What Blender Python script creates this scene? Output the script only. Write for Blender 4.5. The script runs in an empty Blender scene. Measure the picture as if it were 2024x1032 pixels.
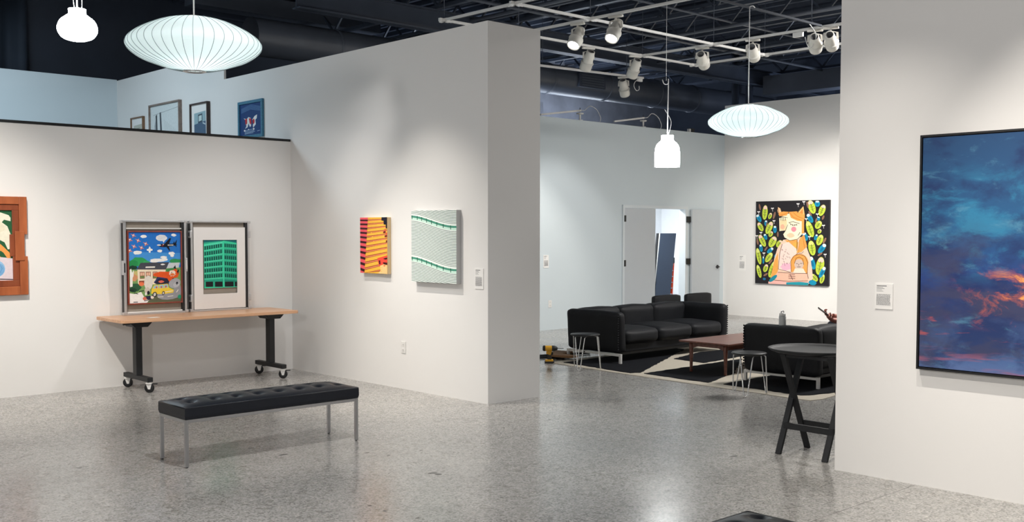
import bpy, bmesh, math, random
from mathutils import Vector, Matrix, Quaternion
random.seed(7)
S = bpy.context.scene
C = S.collection
PI = math.pi

# ------------------------------------------------------------------ camera
cam_data = bpy.data.cameras.new('camera')
cam = bpy.data.objects.new('camera', cam_data); C.objects.link(cam)
F, PCY = 2057.4, 556.93
yaw, pitch, roll = 0.749373, -0.0472958, 0.000668
cp, sp = math.cos(pitch), math.sin(pitch)
fw = Vector((math.sin(yaw)*cp, math.cos(yaw)*cp, sp))
r0 = Vector((math.cos(yaw), -math.sin(yaw), 0)); u0 = r0.cross(fw)
rr = r0*math.cos(roll) + u0*math.sin(roll); uu = u0*math.cos(roll) - r0*math.sin(roll)
M = Matrix.Identity(4)
for i in range(3):
    M[i][0] = rr[i]; M[i][1] = uu[i]; M[i][2] = -fw[i]
M[0][3], M[1][3], M[2][3] = 0, 0, 1.63
cam.matrix_world = M
cam_data.sensor_fit = 'HORIZONTAL'; cam_data.sensor_width = 36
cam_data.lens = F*36/2024
cam_data.shift_y = (PCY-516)/2024
cam_data.clip_end = 200
S.camera = cam

# ------------------------------------------------------------------ world, exposure
w = bpy.data.worlds.new('world'); S.world = w; w.use_nodes = True
w.node_tree.nodes['Background'].inputs[0].default_value = (0.55, 0.65, 0.8, 1)
w.node_tree.nodes['Background'].inputs[1].default_value = 0.05
S.view_settings.view_transform = 'Standard'; S.view_settings.look = 'None'
S.view_settings.gamma = 1; S.view_settings.use_curve_mapping = False
S.view_settings.exposure = 0.0

# ------------------------------------------------------------------ lamps of the gallery out of view, and added fill lights
WARM = (1.0, 0.93, 0.84); NEUT = (1.0, 0.97, 0.94); COOL = (0.72, 0.89, 1.0)
def spot(name, loc, tgt, power, angle, col=WARM, blend=0.6, size=0.03):
    l = bpy.data.lights.new(name, 'SPOT'); l.energy = power; l.color = col
    l.spot_size = math.radians(angle); l.spot_blend = blend; l.shadow_soft_size = size
    o = bpy.data.objects.new(name, l); C.objects.link(o)
    o.location = loc; o.rotation_euler = (Vector(tgt)-Vector(loc)).to_track_quat('-Z', 'Y').to_euler()
    return o
def area(name, loc, tgt, power, sx, sy, col=NEUT):
    l = bpy.data.lights.new(name, 'AREA'); l.energy = power; l.color = col
    l.shape = 'RECTANGLE'; l.size = sx; l.size_y = sy
    o = bpy.data.objects.new(name, l); C.objects.link(o)
    o.location = loc; o.rotation_euler = (Vector(tgt)-Vector(loc)).to_track_quat('-Z', 'Y').to_euler()
    return o
# track heads above the gallery bay (z about 4.1 m, above the picture)
spot('gallery_spot', (2.2, 8.3, 4.1), (2.9, 10.85, 0.2), 690, 66, WARM, 1.0)
spot('gallery_spot', (3.9, 8.1, 4.1), (4.5, 10.85, 0.5), 72, 60, NEUT, 1.0)
spot('gallery_spot', (6.1, 8.2, 4.1), (5.5, 10.85, 0.5), 215, 60, NEUT, 1.0)
spot('gallery_spot', (4.85, 9.75, 4.1), (6.5, 9.05, -0.1), 165, 60, WARM, 1.0)
spot('gallery_spot', (4.85, 8.6, 4.1), (6.5, 7.85, -0.1), 330, 60, WARM, 1.0)
spot('gallery_spot', (5.1, 3.7, 4.1), (6.45, 2.9, -0.1), 210, 62, WARM, 1.0)
spot('gallery_spot', (5.1, 2.6, 4.1), (6.45, 1.6, -0.1), 400, 62, WARM, 1.0)
spot('gallery_spot', (3.5, 5.0, 4.4), (3.9, 6.4, 0.0), 320, 90, NEUT, 0.9, 0.05)
spot('gallery_spot', (3.0, 9.3, 4.2), (6.4, 8.5, 0.0), 360, 44, WARM, 1.0)  # added spot that brightens the foot of the central wall
spot('gallery_spot', (2.9, 3.4, 4.2), (6.4, 2.6, 0.0), 370, 48, WARM, 1.0)  # added spot that brightens the foot of the right wall
# added area lights, unseen fill over the gallery and the lounge
area('gallery_fill', (1.6, 6.2, 5.0), (1.6, 6.2, 0), 8, 3.5, 3.5, NEUT)
area('gallery_fill', (4.0, 1.6, 5.0), (4.0, 1.6, 0), 28, 3.5, 3.0, NEUT)
area('lounge_fill', (13.0, 5.4, 4.95), (13.0, 5.4, 0), 560, 2.4, 0.8, (1.0, 0.97, 0.93))
# added point lights behind the camera, to fill the shade under the table
def bulb(name, loc, power, col=NEUT, size=0.16):
    l = bpy.data.lights.new(name, 'POINT'); l.energy = power; l.color = col; l.shadow_soft_size = size
    o = bpy.data.objects.new(name, l); C.objects.link(o); o.location = loc; return o
bulb('camera_side_fill', (-0.6, 3.2, 2.7), 350)
bulb('camera_side_fill', (2.2, -1.6, 2.7), 30)
# cool lamps of the room behind the low wall, and the lamp in the store room
area('rear_room_light', (3.6, 13.4, 4.7), (4.6, 13.6, 0), 108, 1.6, 0.6, COOL)
area('service_light', (12.6, 13.9, 3.2), (12.9, 15.2, 6), 55, 2.5, 0.5, (0.78, 0.87, 1.0))
area('service_light', (18.9, 9.5, 3.4), (19.2, 10.0, 6), 70, 0.5, 2.5, (0.72, 0.82, 1.0))
area('service_light', (16.3, 15.2, 2.9), (16.3, 15.8, 6), 110, 2.0, 0.4, (0.78, 0.87, 1.0))  # extra unseen area light, added to brighten the outer wall
area('store_light', (15.6, 13.2, 2.62), (15.6, 13.4, 0), 115, 1.2, 0.5, (0.94, 0.98, 1.0))

# ------------------------------------------------------------------ helpers
def lin(c):
    c = c/255.0
    return c/12.92 if c <= 0.04045 else ((c+0.055)/1.055)**2.4
def rgb(r, g, b): return (lin(r), lin(g), lin(b), 1.0)

def mat(name, col, rough=0.6, metal=0.0, var=0.06, scale=8.0, bump=0.0, bscale=60.0, spec=0.5, coat=0.0, sheen=0.0):
    m = bpy.data.materials.new(name); m.use_nodes = True
    nt = m.node_tree; b = nt.nodes['Principled BSDF']
    tc = nt.nodes.new('ShaderNodeTexCoord')
    n = nt.nodes.new('ShaderNodeTexNoise'); n.inputs['Scale'].default_value = scale; n.inputs['Detail'].default_value = 3
    nt.links.new(tc.outputs['Object'], n.inputs['Vector'])
    mx = nt.nodes.new('ShaderNodeMix'); mx.data_type = 'RGBA'
    mx.inputs[6].default_value = tuple(c*(1-var) for c in col[:3])+(1,)
    mx.inputs[7].default_value = tuple(min(1, c*(1+var)) for c in col[:3])+(1,)
    nt.links.new(n.outputs['Fac'], mx.inputs[0])
    nt.links.new(mx.outputs[2], b.inputs['Base Color'])
    b.inputs['Roughness'].default_value = rough; b.inputs['Metallic'].default_value = metal
    b.inputs['Specular IOR Level'].default_value = spec
    b.inputs['Coat Weight'].default_value = coat
    b.inputs['Sheen Weight'].default_value = sheen
    if bump > 0:
        n2 = nt.nodes.new('ShaderNodeTexNoise'); n2.inputs['Scale'].default_value = bscale; n2.inputs['Detail'].default_value = 4
        nt.links.new(tc.outputs['Object'], n2.inputs['Vector'])
        bp = nt.nodes.new('ShaderNodeBump'); bp.inputs['Strength'].default_value = bump; bp.inputs['Distance'].default_value = 0.01
        nt.links.new(n2.outputs['Fac'], bp.inputs['Height']); nt.links.new(bp.outputs['Normal'], b.inputs['Normal'])
    return m
def emis(name, col, strength):
    m = bpy.data.materials.new(name); m.use_nodes = True
    b = m.node_tree.nodes['Principled BSDF']
    b.inputs['Base Color'].default_value = (0.8, 0.8, 0.8, 1)
    b.inputs['Emission Color'].default_value = tuple(col)+(1,); b.inputs['Emission Strength'].default_value = strength
    return m
def vcol(name, rough=0.6, bump=0.0):
    m = bpy.data.materials.new(name); m.use_nodes = True
    nt = m.node_tree; b = nt.nodes['Principled BSDF']
    a = nt.nodes.new('ShaderNodeVertexColor'); a.layer_name = 'paint'
    n = nt.nodes.new('ShaderNodeTexNoise'); n.inputs['Scale'].default_value = 35
    tc = nt.nodes.new('ShaderNodeTexCoord'); nt.links.new(tc.outputs['Object'], n.inputs['Vector'])
    mr = nt.nodes.new('ShaderNodeMapRange'); mr.inputs['To Min'].default_value = 0.88; mr.inputs['To Max'].default_value = 1.1
    nt.links.new(n.outputs['Fac'], mr.inputs['Value'])
    mu = nt.nodes.new('ShaderNodeVectorMath'); mu.operation = 'SCALE'
    nt.links.new(a.outputs['Color'], mu.inputs[0]); nt.links.new(mr.outputs[0], mu.inputs['Scale'])
    nt.links.new(mu.outputs[0], b.inputs['Base Color']); b.inputs['Roughness'].default_value = rough
    b.inputs['Specular IOR Level'].default_value = 0.25
    return m

class MB:
    """collects boxes, tubes, lathes and prisms; build() links them as one mesh object"""
    def __init__(s): s.v = []; s.f = []; s.mi = []; s.cur = 0; s.sm = []; s.smooth = False
    def add(s, vs, fs, smooth=None):
        o = len(s.v); s.v += [tuple(x) for x in vs]
        for f in fs:
            s.f.append([i+o for i in f]); s.mi.append(s.cur); s.sm.append(s.smooth if smooth is None else smooth)
        return s
    def box(s, x0, x1, y0, y1, z0, z1, rot=None, piv=None):
        vs = [Vector((x, y, z)) for z in (z0, z1) for y in (y0, y1) for x in (x0, x1)]
        if rot is not None:
            p = Vector(piv) if piv is not None else Vector(((x0+x1)/2, (y0+y1)/2, (z0+z1)/2))
            vs = [rot @ (q-p) + p for q in vs]
        return s.add(vs, [(0, 2, 3, 1), (4, 5, 7, 6), (0, 1, 5, 4), (2, 6, 7, 3), (0, 4, 6, 2), (1, 3, 7, 5)], False)
    def bar(s, p0, p1, wx, wy, up=(0, 0, 1)):
        p0 = Vector(p0); p1 = Vector(p1); d = (p1-p0).normalized(); up = Vector(up)
        if abs(d.dot(up)) > 0.98: up = Vector((0, 1, 0)) if abs(d.y) < 0.9 else Vector((1, 0, 0))
        a = d.cross(up).normalized(); b = a.cross(d).normalized()
        vs = []
        for p in (p0, p1):
            for i, j in ((-1, -1), (1, -1), (1, 1), (-1, 1)): vs.append(p + a*(i*wx/2) + b*(j*wy/2))
        return s.add(vs, [(3, 2, 1, 0), (4, 5, 6, 7), (0, 1, 5, 4), (1, 2, 6, 5), (2, 3, 7, 6), (3, 0, 4, 7)], False)
    def tube(s, pts, r, seg=8, cap=True):
        pts = [Vector(p) for p in pts]; n = len(pts)
        rs = r if isinstance(r, (list, tuple)) else [r]*n
        vs = []; prev = None
        for i, p in enumerate(pts):
            if i == 0: d = pts[1]-pts[0]
            elif i == n-1: d = pts[-1]-pts[-2]
            else: d = (pts[i+1]-p).normalized() + (p-pts[i-1]).normalized()
            if d.length < 1e-9: d = Vector((0, 0, 1))
            d.normalize()
            if prev is None:
                u = Vector((0, 0, 1)) if abs(d.z) < 0.9 else Vector((1, 0, 0))
                a = d.cross(u).normalized()
            else:
                a = (prev - d*prev.dot(d))
                a = a.normalized() if a.length > 1e-6 else d.orthogonal().normalized()
            prev = a; b = d.cross(a)
            for k in range(seg):
                t = 2*PI*k/seg; vs.append(p + (a*math.cos(t)+b*math.sin(t))*rs[i])
        fs = []
        for i in range(n-1):
            for k in range(seg):
                k2 = (k+1) % seg
                fs.append((i*seg+k, i*seg+k2, (i+1)*seg+k2, (i+1)*seg+k))
        s.add(vs, fs, True)
        if cap:
            o = len(s.v)-n*seg
            s.f.append([o+k for k in range(seg)][::-1]); s.mi.append(s.cur); s.sm.append(False)
            s.f.append([o+(n-1)*seg+k for k in range(seg)]); s.mi.append(s.cur); s.sm.append(False)
        return s
    def lathe(s, prof, org=(0, 0, 0), q=None, seg=24, smooth=True, close=False):
        """prof: list of (r, z) about local z, rotated by q"""
        org = Vector(org); vs = []; fs = []; n = len(prof)
        for r_, z in prof:
            for k in range(seg):
                t = 2*PI*k/seg; p = Vector((r_*math.cos(t), r_*math.sin(t), z))
                vs.append((q @ p if q is not None else p) + org)
        for i in range(n-1):
            for k in range(seg):
                k2 = (k+1) % seg
                fs.append((i*seg+k, i*seg+k2, (i+1)*seg+k2, (i+1)*seg+k))
        s.add(vs, fs, smooth)
        return s
    def prism(s, poly, ax, lo, hi, hole=None):
        """polygon in the plane normal to axis ax ('x','y','z'), extruded lo..hi"""
        def P(a, b, c):
            return {'x': (c, a, b), 'y': (a, c, b), 'z': (a, b, c)}[ax]
        n = len(poly)
        vs = [P(a, b, lo) for a, b in poly]+[P(a, b, hi) for a, b in poly]
        fs = [list(range(n))[::-1], list(range(n, 2*n))]+[(i, (i+1) % n, n+(i+1) % n, n+i) for i in range(n)]
        return s.add(vs, fs, False)
    def build(s, name, mats, parent=None, bevel=0, seg=2, auto=False, link=True):
        me = bpy.data.meshes.new(name); me.from_pydata(s.v, [], s.f)
        for m in (mats if isinstance(mats, (list, tuple)) else [mats]): me.materials.append(m)
        me.polygons.foreach_set('material_index', s.mi); me.polygons.foreach_set('use_smooth', s.sm)
        bm = bmesh.new(); bm.from_mesh(me); bmesh.ops.recalc_face_normals(bm, faces=bm.faces); bm.to_mesh(me); bm.free()
        o = bpy.data.objects.new(name, me); C.objects.link(o)
        if parent: o.parent = parent
        if bevel > 0:
            md = o.modifiers.new('bevel', 'BEVEL'); md.width = bevel; md.segments = seg; md.limit_method = 'ANGLE'; md.angle_limit = 0.7
        return o

def tag(o, label, cat, group=None):
    o['label'] = label; o['category'] = cat
    if group: o['group'] = group
    return o
def thing(name, label, cat, loc=(0, 0, 0), rz=0, group=None):
    o = bpy.data.objects.new(name, None); C.objects.link(o); o.empty_display_size = 0.1
    o.location = loc; o.rotation_euler = (0, 0, rz)
    return tag(o, label, cat, group)
def struct(name, mb, m, parent=None, bevel=0):
    o = mb.build(name, m, parent, bevel)
    if parent is None: o['kind'] = 'structure'
    return o
def child(o, src, name=None):
    """a copy of src (sharing its mesh) under thing o"""
    c = src.copy(); C.objects.link(c); c.parent = o
    return c
def dup(root, loc, rz, label):
    r = root.copy(); C.objects.link(r); r.location = loc; r.rotation_euler = (0, 0, rz); r['label'] = label
    for ch in list(root.children):
        c = ch.copy(); C.objects.link(c); c.parent = r
        for g in list(ch.children):
            d = g.copy(); C.objects.link(d); d.parent = c
    return r
def smoothpts(pts, n=6):
    """Catmull-Rom through pts"""
    P = [Vector(p) for p in pts]; out = []
    for i in range(len(P)-1):
        a = P[i-1] if i else P[0]; b = P[i]; c = P[i+1]; d = P[i+2] if i+2 < len(P) else P[-1]
        for k in range(n):
            t = k/n
            out.append(0.5*((2*b)+(c-a)*t+(2*a-5*b+4*c-d)*t*t+(3*b-a-3*c+d)*t**3))
    out.append(P[-1]); return out
def cushion(sx, sy, sz, rad=0.05, puff=0.03, n=12, wr=0.0, seed=0, pz=None):
    """rounded, puffed box centred on the origin: verts, faces"""
    from mathutils import noise
    bm = bmesh.new(); bmesh.ops.create_cube(bm, size=2)
    bmesh.ops.subdivide_edges(bm, edges=bm.edges[:], cuts=n, use_grid_fill=True)
    h = Vector((sx/2, sy/2, sz/2)); rad = min(rad, min(h)*0.98)
    for v in bm.verts:
        u = v.co.copy()
        # denser near the rims
        u = Vector([math.copysign(abs(c)**0.75, c) for c in u])
        p = Vector((u.x*h.x, u.y*h.y, u.z*h.z))
        inner = Vector([max(-h[i]+rad, min(h[i]-rad, p[i])) for i in range(3)])
        d = p-inner
        q = inner + (d.normalized()*rad if d.length > 1e-6 else d)
        fx, fy, fz = 1-u.x**2, 1-u.y**2, 1-u.z**2
        if abs(u.z) > 0.999: q.z += math.copysign((pz if pz is not None else puff)*fx*fy, u.z)
        if abs(u.y) > 0.999: q.y += math.copysign(puff*fx*fz, u.y)
        if abs(u.x) > 0.999: q.x += math.copysign(puff*fy*fz, u.x)
        if wr:
            nn = noise.noise_vector(q*6+Vector((seed, seed*2, 0)))
            q += nn*wr
        v.co = q
    vs = [v.co.copy() for v in bm.verts]; bm.verts.index_update()
    fs = [[v.index for v in f.verts] for f in bm.faces]
    bm.free(); return vs, fs

# ------------------------------------------------------------------ materials
def wall_paint(name, col, bump=0.03):
    return mat(name, col, 0.75, 0, 0.015, 1.2, bump, 220, spec=0.25)
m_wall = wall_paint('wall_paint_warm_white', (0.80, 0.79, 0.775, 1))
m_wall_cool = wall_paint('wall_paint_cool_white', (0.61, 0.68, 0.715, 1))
m_white = mat('white_enamel', (0.78, 0.77, 0.75, 1), 0.4, 0, 0.03)
m_black = mat('black_enamel', (0.006, 0.0065, 0.008, 1), 0.4, 0, 0.1)
m_matte = mat('matte_black', (0.02, 0.021, 0.026, 1), 0.7, 0, 0.15, 20, 0.05, 80)
m_navy = mat('dark_painted_steel', (0.05, 0.062, 0.088, 1), 0.4, 0.0, 0.35, 2.5, 0.1, 30)
m_navy2 = mat('dark_painted_deck', (0.022, 0.029, 0.046, 1), 0.6, 0.0, 0.3, 1.5, 0.1, 25)
m_duct = mat('dark_painted_duct', (0.085, 0.098, 0.125, 1), 0.4, 0.0, 0.25, 2.0, 0.05, 20)
m_block = mat('dark_blue_grey_block', (0.165, 0.175, 0.205, 1), 0.85, 0, 0.5, 2.2, 0.3, 14)
m_leather = mat('black_leather', (0.0065, 0.0085, 0.0145, 1), 0.42, 0, 0.12, 12, 0.12, 160, spec=0.4)
m_fabric = mat('black_sofa_leather', (0.0055, 0.0062, 0.0085, 1), 0.6, 0, 0.15, 10, 0.15, 120, spec=0.28)
m_chrome = mat('brushed_steel', (0.52, 0.52, 0.53, 1), 0.3, 1.0, 0.05, 30)
m_bright = mat('bright_chrome', (0.8, 0.8, 0.8, 1), 0.15, 1.0, 0.03, 30)
m_alu = mat('aluminium_edge', (0.62, 0.63, 0.65, 1), 0.38, 0.85, 0.06, 25)

def floor_material():
    m = bpy.data.materials.new('polished_aggregate_concrete'); m.use_nodes = True
    nt = m.node_tree; b = nt.nodes['Principled BSDF']; N = nt.nodes.new; L = nt.links.new
    tc = N('ShaderNodeTexCoord')
    def noise(s, d=3, r=0.6):
        n = N('ShaderNodeTexNoise'); n.inputs['Scale'].default_value = s; n.inputs['Detail'].default_value = d
        n.inputs['Roughness'].default_value = r; L(tc.outputs['Object'], n.inputs['Vector']); return n
    def ramp(src, stops):
        r = N('ShaderNodeValToRGB'); e = r.color_ramp.elements
        while len(e) < len(stops): e.new(0.5)
        for k, (p, c) in enumerate(stops): e[k].position = p; e[k].color = c
        L(src, r.inputs[0]); return r
    def mix(f, a, bb, mode='MIX', fac=None):
        x = N('ShaderNodeMix'); x.data_type = 'RGBA'; x.blend_type = mode
        if f is not None: L(f, x.inputs[0])
        else: x.inputs[0].default_value = fac
        L(a, x.inputs[6])
        if isinstance(bb, tuple): x.inputs[7].default_value = bb
        else: L(bb, x.inputs[7])
        return x.outputs[2]
    base = ramp(noise(0.7, 5).outputs['Fac'], [(0.3, (0.30, 0.297, 0.29, 1)), (0.55, (0.36, 0.355, 0.345, 1)), (0.75, (0.42, 0.412, 0.395, 1))])
    # aggregate chips
    v = N('ShaderNodeTexVoronoi'); v.inputs['Scale'].default_value = 95; L(tc.outputs['Object'], v.inputs['Vector'])
    sep = N('ShaderNodeSeparateColor'); L(v.outputs['Color'], sep.inputs[0])
    chips = ramp(sep.outputs[0], [(0.0, (0.36, 0.355, 0.35, 1)), (0.25, (0.78, 0.77, 0.75, 1)), (0.6, (1.03, 1.02, 1.0, 1)), (1.0, (1.36, 1.34, 1.31, 1))])
    c1 = mix(None, base.outputs[0], chips.outputs[0], 'MULTIPLY', 0.85)
    v2 = N('ShaderNodeTexVoronoi'); v2.inputs['Scale'].default_value = 28; L(tc.outputs['Object'], v2.inputs['Vector'])
    sep2 = N('ShaderNodeSeparateColor'); L(v2.outputs['Color'], sep2.inputs[0])
    big = ramp(sep2.outputs[1], [(0.0, (0.55, 0.53, 0.5, 1)), (0.18, (1, 1, 1, 1)), (0.85, (1, 1, 1, 1)), (1.0, (1.25, 1.22, 1.18, 1))])
    c2 = mix(None, c1, big.outputs[0], 'MULTIPLY', 0.6)
    # sparse dark stains
    st = noise(2.3, 6, 0.7)
    stm = ramp(st.outputs['Fac'], [(0.70, (0, 0, 0, 1)), (0.735, (1, 1, 1, 1))])
    c3 = mix(stm.outputs[0], c2, (0.12, 0.11, 0.10, 1))
    c4 = c3
    L(c4, b.inputs['Base Color'])
    rr_ = N('ShaderNodeMapRange'); L(noise(1.1, 5).outputs['Fac'], rr_.inputs['Value'])
    rr_.inputs['From Min'].default_value = 0.3; rr_.inputs['From Max'].default_value = 0.7
    rr_.inputs['To Min'].default_value = 0.17; rr_.inputs['To Max'].default_value = 0.27
    L(rr_.outputs[0], b.inputs['Roughness'])
    b.inputs['Specular IOR Level'].default_value = 0.75
    bp = N('ShaderNodeBump'); bp.inputs['Strength'].default_value = 0.06; bp.inputs['Distance'].default_value = 0.004
    L(noise(9, 4).outputs['Fac'], bp.inputs['Height']); L(bp.outputs['Normal'], b.inputs['Normal'])
    return m
m_floor = floor_material()

# ------------------------------------------------------------------ the setting
XB, YA, YF, XL, XR = 6.515, 10.85, 12.29, 17.177, 6.455
flo = struct('floor', MB().box(-5, 21, -5, 17, -0.2, 0), m_floor)
m_stain = mat('dark_floor_stain', (0.13, 0.125, 0.12, 1), 0.4, 0, 0.3, 40)
m_joint = mat('saw_cut_joint', (0.19, 0.185, 0.18, 1), 0.7, 0, 0.2, 20)
MB().box(6.938, 6.942, 3.7, 7.33, 0, 0.0004).build('saw_cut', m_joint, flo); MB().box(-4.9, 6.5, 9.203, 9.207, 0, 0.0004).build('saw_cut', m_joint, flo); MB().box(-4.9, 6.936, 3.10, 3.104, 0, 0.0004).build('saw_cut', m_joint, flo)
for k, (x, y, a_, b_) in enumerate([(4.368, 5.484, .035, .022), (4.372, 5.43, .03, .026), (4.416, 6.324, .024, .014), (4.483, 6.143, .014, .012), (4.769, 6.12, .018, .012), (5.105, 6.14, .016, .01), (5.225, 6.136, .014, .01), (4.385, 6.912, .018, .012), (4.398, 7.035, .02, .01), (3.865, 7.055, .035, .02), (3.926, 6.681, .05, .02), (2.667, 7.265, .022, .014), (2.656, 8.43, .02, .012), (6.31, 4.407, .05, .018), (6.365, 6.367, .03, .012), (3.56, 5.074, .016, .012), (3.559, 4.921, .016, .014), (3.608, 4.67, .018, .012), (3.70, 5.44, .014, .012), (3.0, 7.5, .018, .01), (2.5, 7.9, .02, .012), (2.9, 8.3, .016, .012), (3.3, 7.7, .014, .01)]):
    rn = random.Random(k); pts = [(x+a_*math.cos(t_*PI/5)*rn.uniform(.6, 1.1), y+b_*math.sin(t_*PI/5)*rn.uniform(.6, 1.1)) for t_ in range(10)]
    MB().prism(pts, 'z', 0, 0.0005).build('floor_stain', m_stain, flo)
# central partition: low part, step, taller part behind
struct('wall_center', MB().box(XB, 7.2, 7.335, 15.9, 0, 3.605).box(XB, XB+0.03, 12.474, 15.9, 3.605, 3.945), m_wall)
struct('wall_left', MB().box(-5, XB, YA, YA+0.12, 0, 2.70), m_wall)
struct('trim_1', MB().box(-5, XB-0.006, YA-0.008, YA+0.128, 2.70, 2.728), m_black)
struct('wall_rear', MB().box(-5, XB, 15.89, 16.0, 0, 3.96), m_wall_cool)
struct('wall_right', MB().box(XR, 7.13, -5, 3.68, 0, 4.6), m_wall)
# far wall with the double door opening
DX0, DX1, DZ = 14.165, 15.95, 2.075
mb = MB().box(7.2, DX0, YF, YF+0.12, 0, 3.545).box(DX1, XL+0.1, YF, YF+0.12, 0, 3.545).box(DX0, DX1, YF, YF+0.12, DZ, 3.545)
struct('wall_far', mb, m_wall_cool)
struct('wall_lounge', MB().box(XL, XL+0.12, -5, YF, 0, 4.13), m_wall)
struct('wall_back', MB().box(-5, XR, -5, -4.9, 0, 4.2), m_wall)
struct('wall_side', MB().box(-5, -4.9, -4.9, YA, 0, 4.2), m_wall)
# dark shell of the building
struct('wall_outer_rear', MB().box(-5, 13.2, 16.6, 16.8, 0, 5.6), m_navy2)
struct('wall_outer_lounge', MB().box(13.2, 21, 16.6, 16.8, 0, 5.6), m_block)  # lit look put into the colour, paler than the rear part
struct('wall_outer_east', MB().box(20.8, 21, -5, 16.6, 0, 5.6), m_navy)
struct('wall_outer_west', MB().box(-5.2, -5, -5, 16.8, 0, 5.6), m_navy)
struct('wall_outer_south', MB().box(-5, 21, -5.2, -5, 0, 5.6), m_navy)
ceil = struct('ceiling', MB().box(-5, 21, -5, 16.8, 5.5, 5.6), m_navy2)
rib = MB().prism([(-0.05, 5.5), (0.05, 5.5), (0.035, 5.42), (-0.035, 5.42)], 'y', -5, 16.6).build('deck_rib', m_navy, ceil)
rib.location.x = 7.5
for k in range(1, 40):
    c = child(ceil, rib); c.location.x = 7.5+0.31*k
def joist_mesh():
    m = MB()
    m.box(-0.04, 0.04, -5, 16.6, 5.33, 5.38).box(-0.04, 0.04, -5, 16.6, 4.86, 4.91)
    y = 2.0; k = 0
    while y < 16.2:
        a, b = ((4.9, 5.34) if k % 2 == 0 else (5.34, 4.9))
        m.bar((0, y, a), (0, y+0.45, b), 0.03, 0.03); y += 0.45; k += 1
    return m
j0 = joist_mesh().build('joist', m_navy, ceil); j0.location.x = 9.6
for x in (11.1, 12.6, 14.1, 15.6, 17.1, 18.6, 45.0):
    c = child(ceil, j0); c.location.x = x
g = MB()
for z in (4.62, 4.84): g.box(7.3, 20.8, 14.55, 14.75, z, z+0.02)
g.box(7.3, 20.8, 14.64, 14.66, 4.62, 4.86)
g.build('girder', m_navy, ceil)
g = MB()
for z in (4.55, 4.84): g.box(7.3, 20.8, 11.9, 12.08, z, z+0.02)
g.box(7.3, 20.8, 11.98, 12.0, 4.55, 4.86)
g.build('girder', m_navy, ceil)
MB().box(7.3, 10.75, 14.9, 15.2, 5.08, 5.36).build('beam', m_duct, ceil)
# conduits under the deck
for (p0, p1, r) in (((7.4, 9.3, 4.78), (20.5, 9.3, 4.78), 0.018), ((7.4, 10.6, 4.72), (20.5, 10.6, 4.72), 0.025),
                    ((13.2, 4, 4.74), (13.2, 16.4, 4.74), 0.03), ((16.2, 4, 4.8), (16.2, 16.4, 4.8), 0.02),
                    ((14.7, 4, 4.66), (14.7, 13.4, 4.66), 0.025), ((10.3, 5, 4.8), (10.3, 16.4, 4.8), 0.03), ((10.45, 5, 4.8), (10.45, 16.4, 4.8), 0.02)):
    MB().tube([p0, p1], r, 8).build('conduit', m_duct, ceil)

# folded black drape on the outer wall, upper left
cv = MB(); vs = []; fs = []
nn = 60
for i in range(nn+1):
    x = 2.2+3.2*i/nn; y = 16.5-0.08*(1+math.sin(i*0.9+0.7*math.sin(i*0.31)))
    vs += [(x, y, 3.2), (x, y, 5.5)]
for i in range(nn): fs.append((2*i, 2*i+2, 2*i+3, 2*i+1))
cv.add(vs, fs, True)
o = cv.build('stage_drape', mat('black_drape', (0.02, 0.03, 0.048, 1), 0.8, 0, 0.2, 3)); md = o.modifiers.new('t', 'SOLIDIFY'); md.thickness = 0.01
tag(o, 'dark folded drape hanging on the building wall at the upper left', 'drape')

# round duct and its fittings
d = thing('air_duct', 'large round dark painted air duct above the lounge far wall', 'duct', (7.4, 13.4, 4.40))
q = Quaternion((0, 1, 0), PI/2)
MB().lathe([(0.27, 0), (0.27, 13)], (0, 0, 0), q, 28).build('duct_tube', m_duct, d)
for x in (1.4, 2.9, 4.4, 5.9, 7.4, 8.9, 10.1, 11.4):
    MB().lathe([(0.272, -0.02), (0.285, -0.012), (0.285, 0.012), (0.272, 0.02)], (x, 0, 0), q, 28).build('seam_ring', m_duct, d)
gr = MB().box(6.45, 7.15, -0.31, -0.22, -0.12, 0.14).build('grille_box', m_navy, d)
for k in range(5): MB().box(6.5, 7.1, -0.325, -0.305, -0.09+0.045*k, -0.075+0.045*k).build('grille_slat', m_duct, gr)
b = MB().box(13.9, 15.4, 15.6, 16.2, 3.75, 4.35).box(13.2, 13.9, 15.7, 16.1, 3.85, 4.2).build('insulated_plenum', m_block)
tag(b, 'blue grey wrapped duct box under the round duct', 'duct')
for x in (14.1, 15.2): MB().tube([(x, 15.9, 4.3), (x, 15.9, 5.5)], 0.008, 6).build('hanger_rod', m_navy, b)
b = MB().box(17.9, 18.3, 3, 11.9, 4.37, 4.74).build('flat_duct', m_duct); tag(b, 'flat dark rectangular duct running above the wall with the fox painting', 'duct')
for y, lab in ((12.45, 'left of the two dark vertical pipes rising behind the lounge wall'), (12.12, 'right of the two dark vertical pipes rising behind the lounge wall')):
    o = MB().tube([(17.75, y, 0), (17.75, y, 5.5)], 0.075, 14).build('riser_pipe', m_navy); tag(o, lab, 'pipe', 'riser pipes')

# store room behind the double door
mb = MB().box(13.4, 17.9, 14.45, 14.55, 0, 2.75).box(13.3, 13.4, YF+0.12, 14.55, 0, 2.75).box(17.9, 18.0, YF+0.12, 14.55, 0, 2.75)
struct('wall_store', mb, mat('painted_block_white', (0.78, 0.8, 0.83, 1), 0.7, 0, 0.05, 6, 0.12, 40))
struct('trim_3', MB().box(13.3, 18, YF+0.12, 14.55, 2.75, 2.8), m_white)

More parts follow.
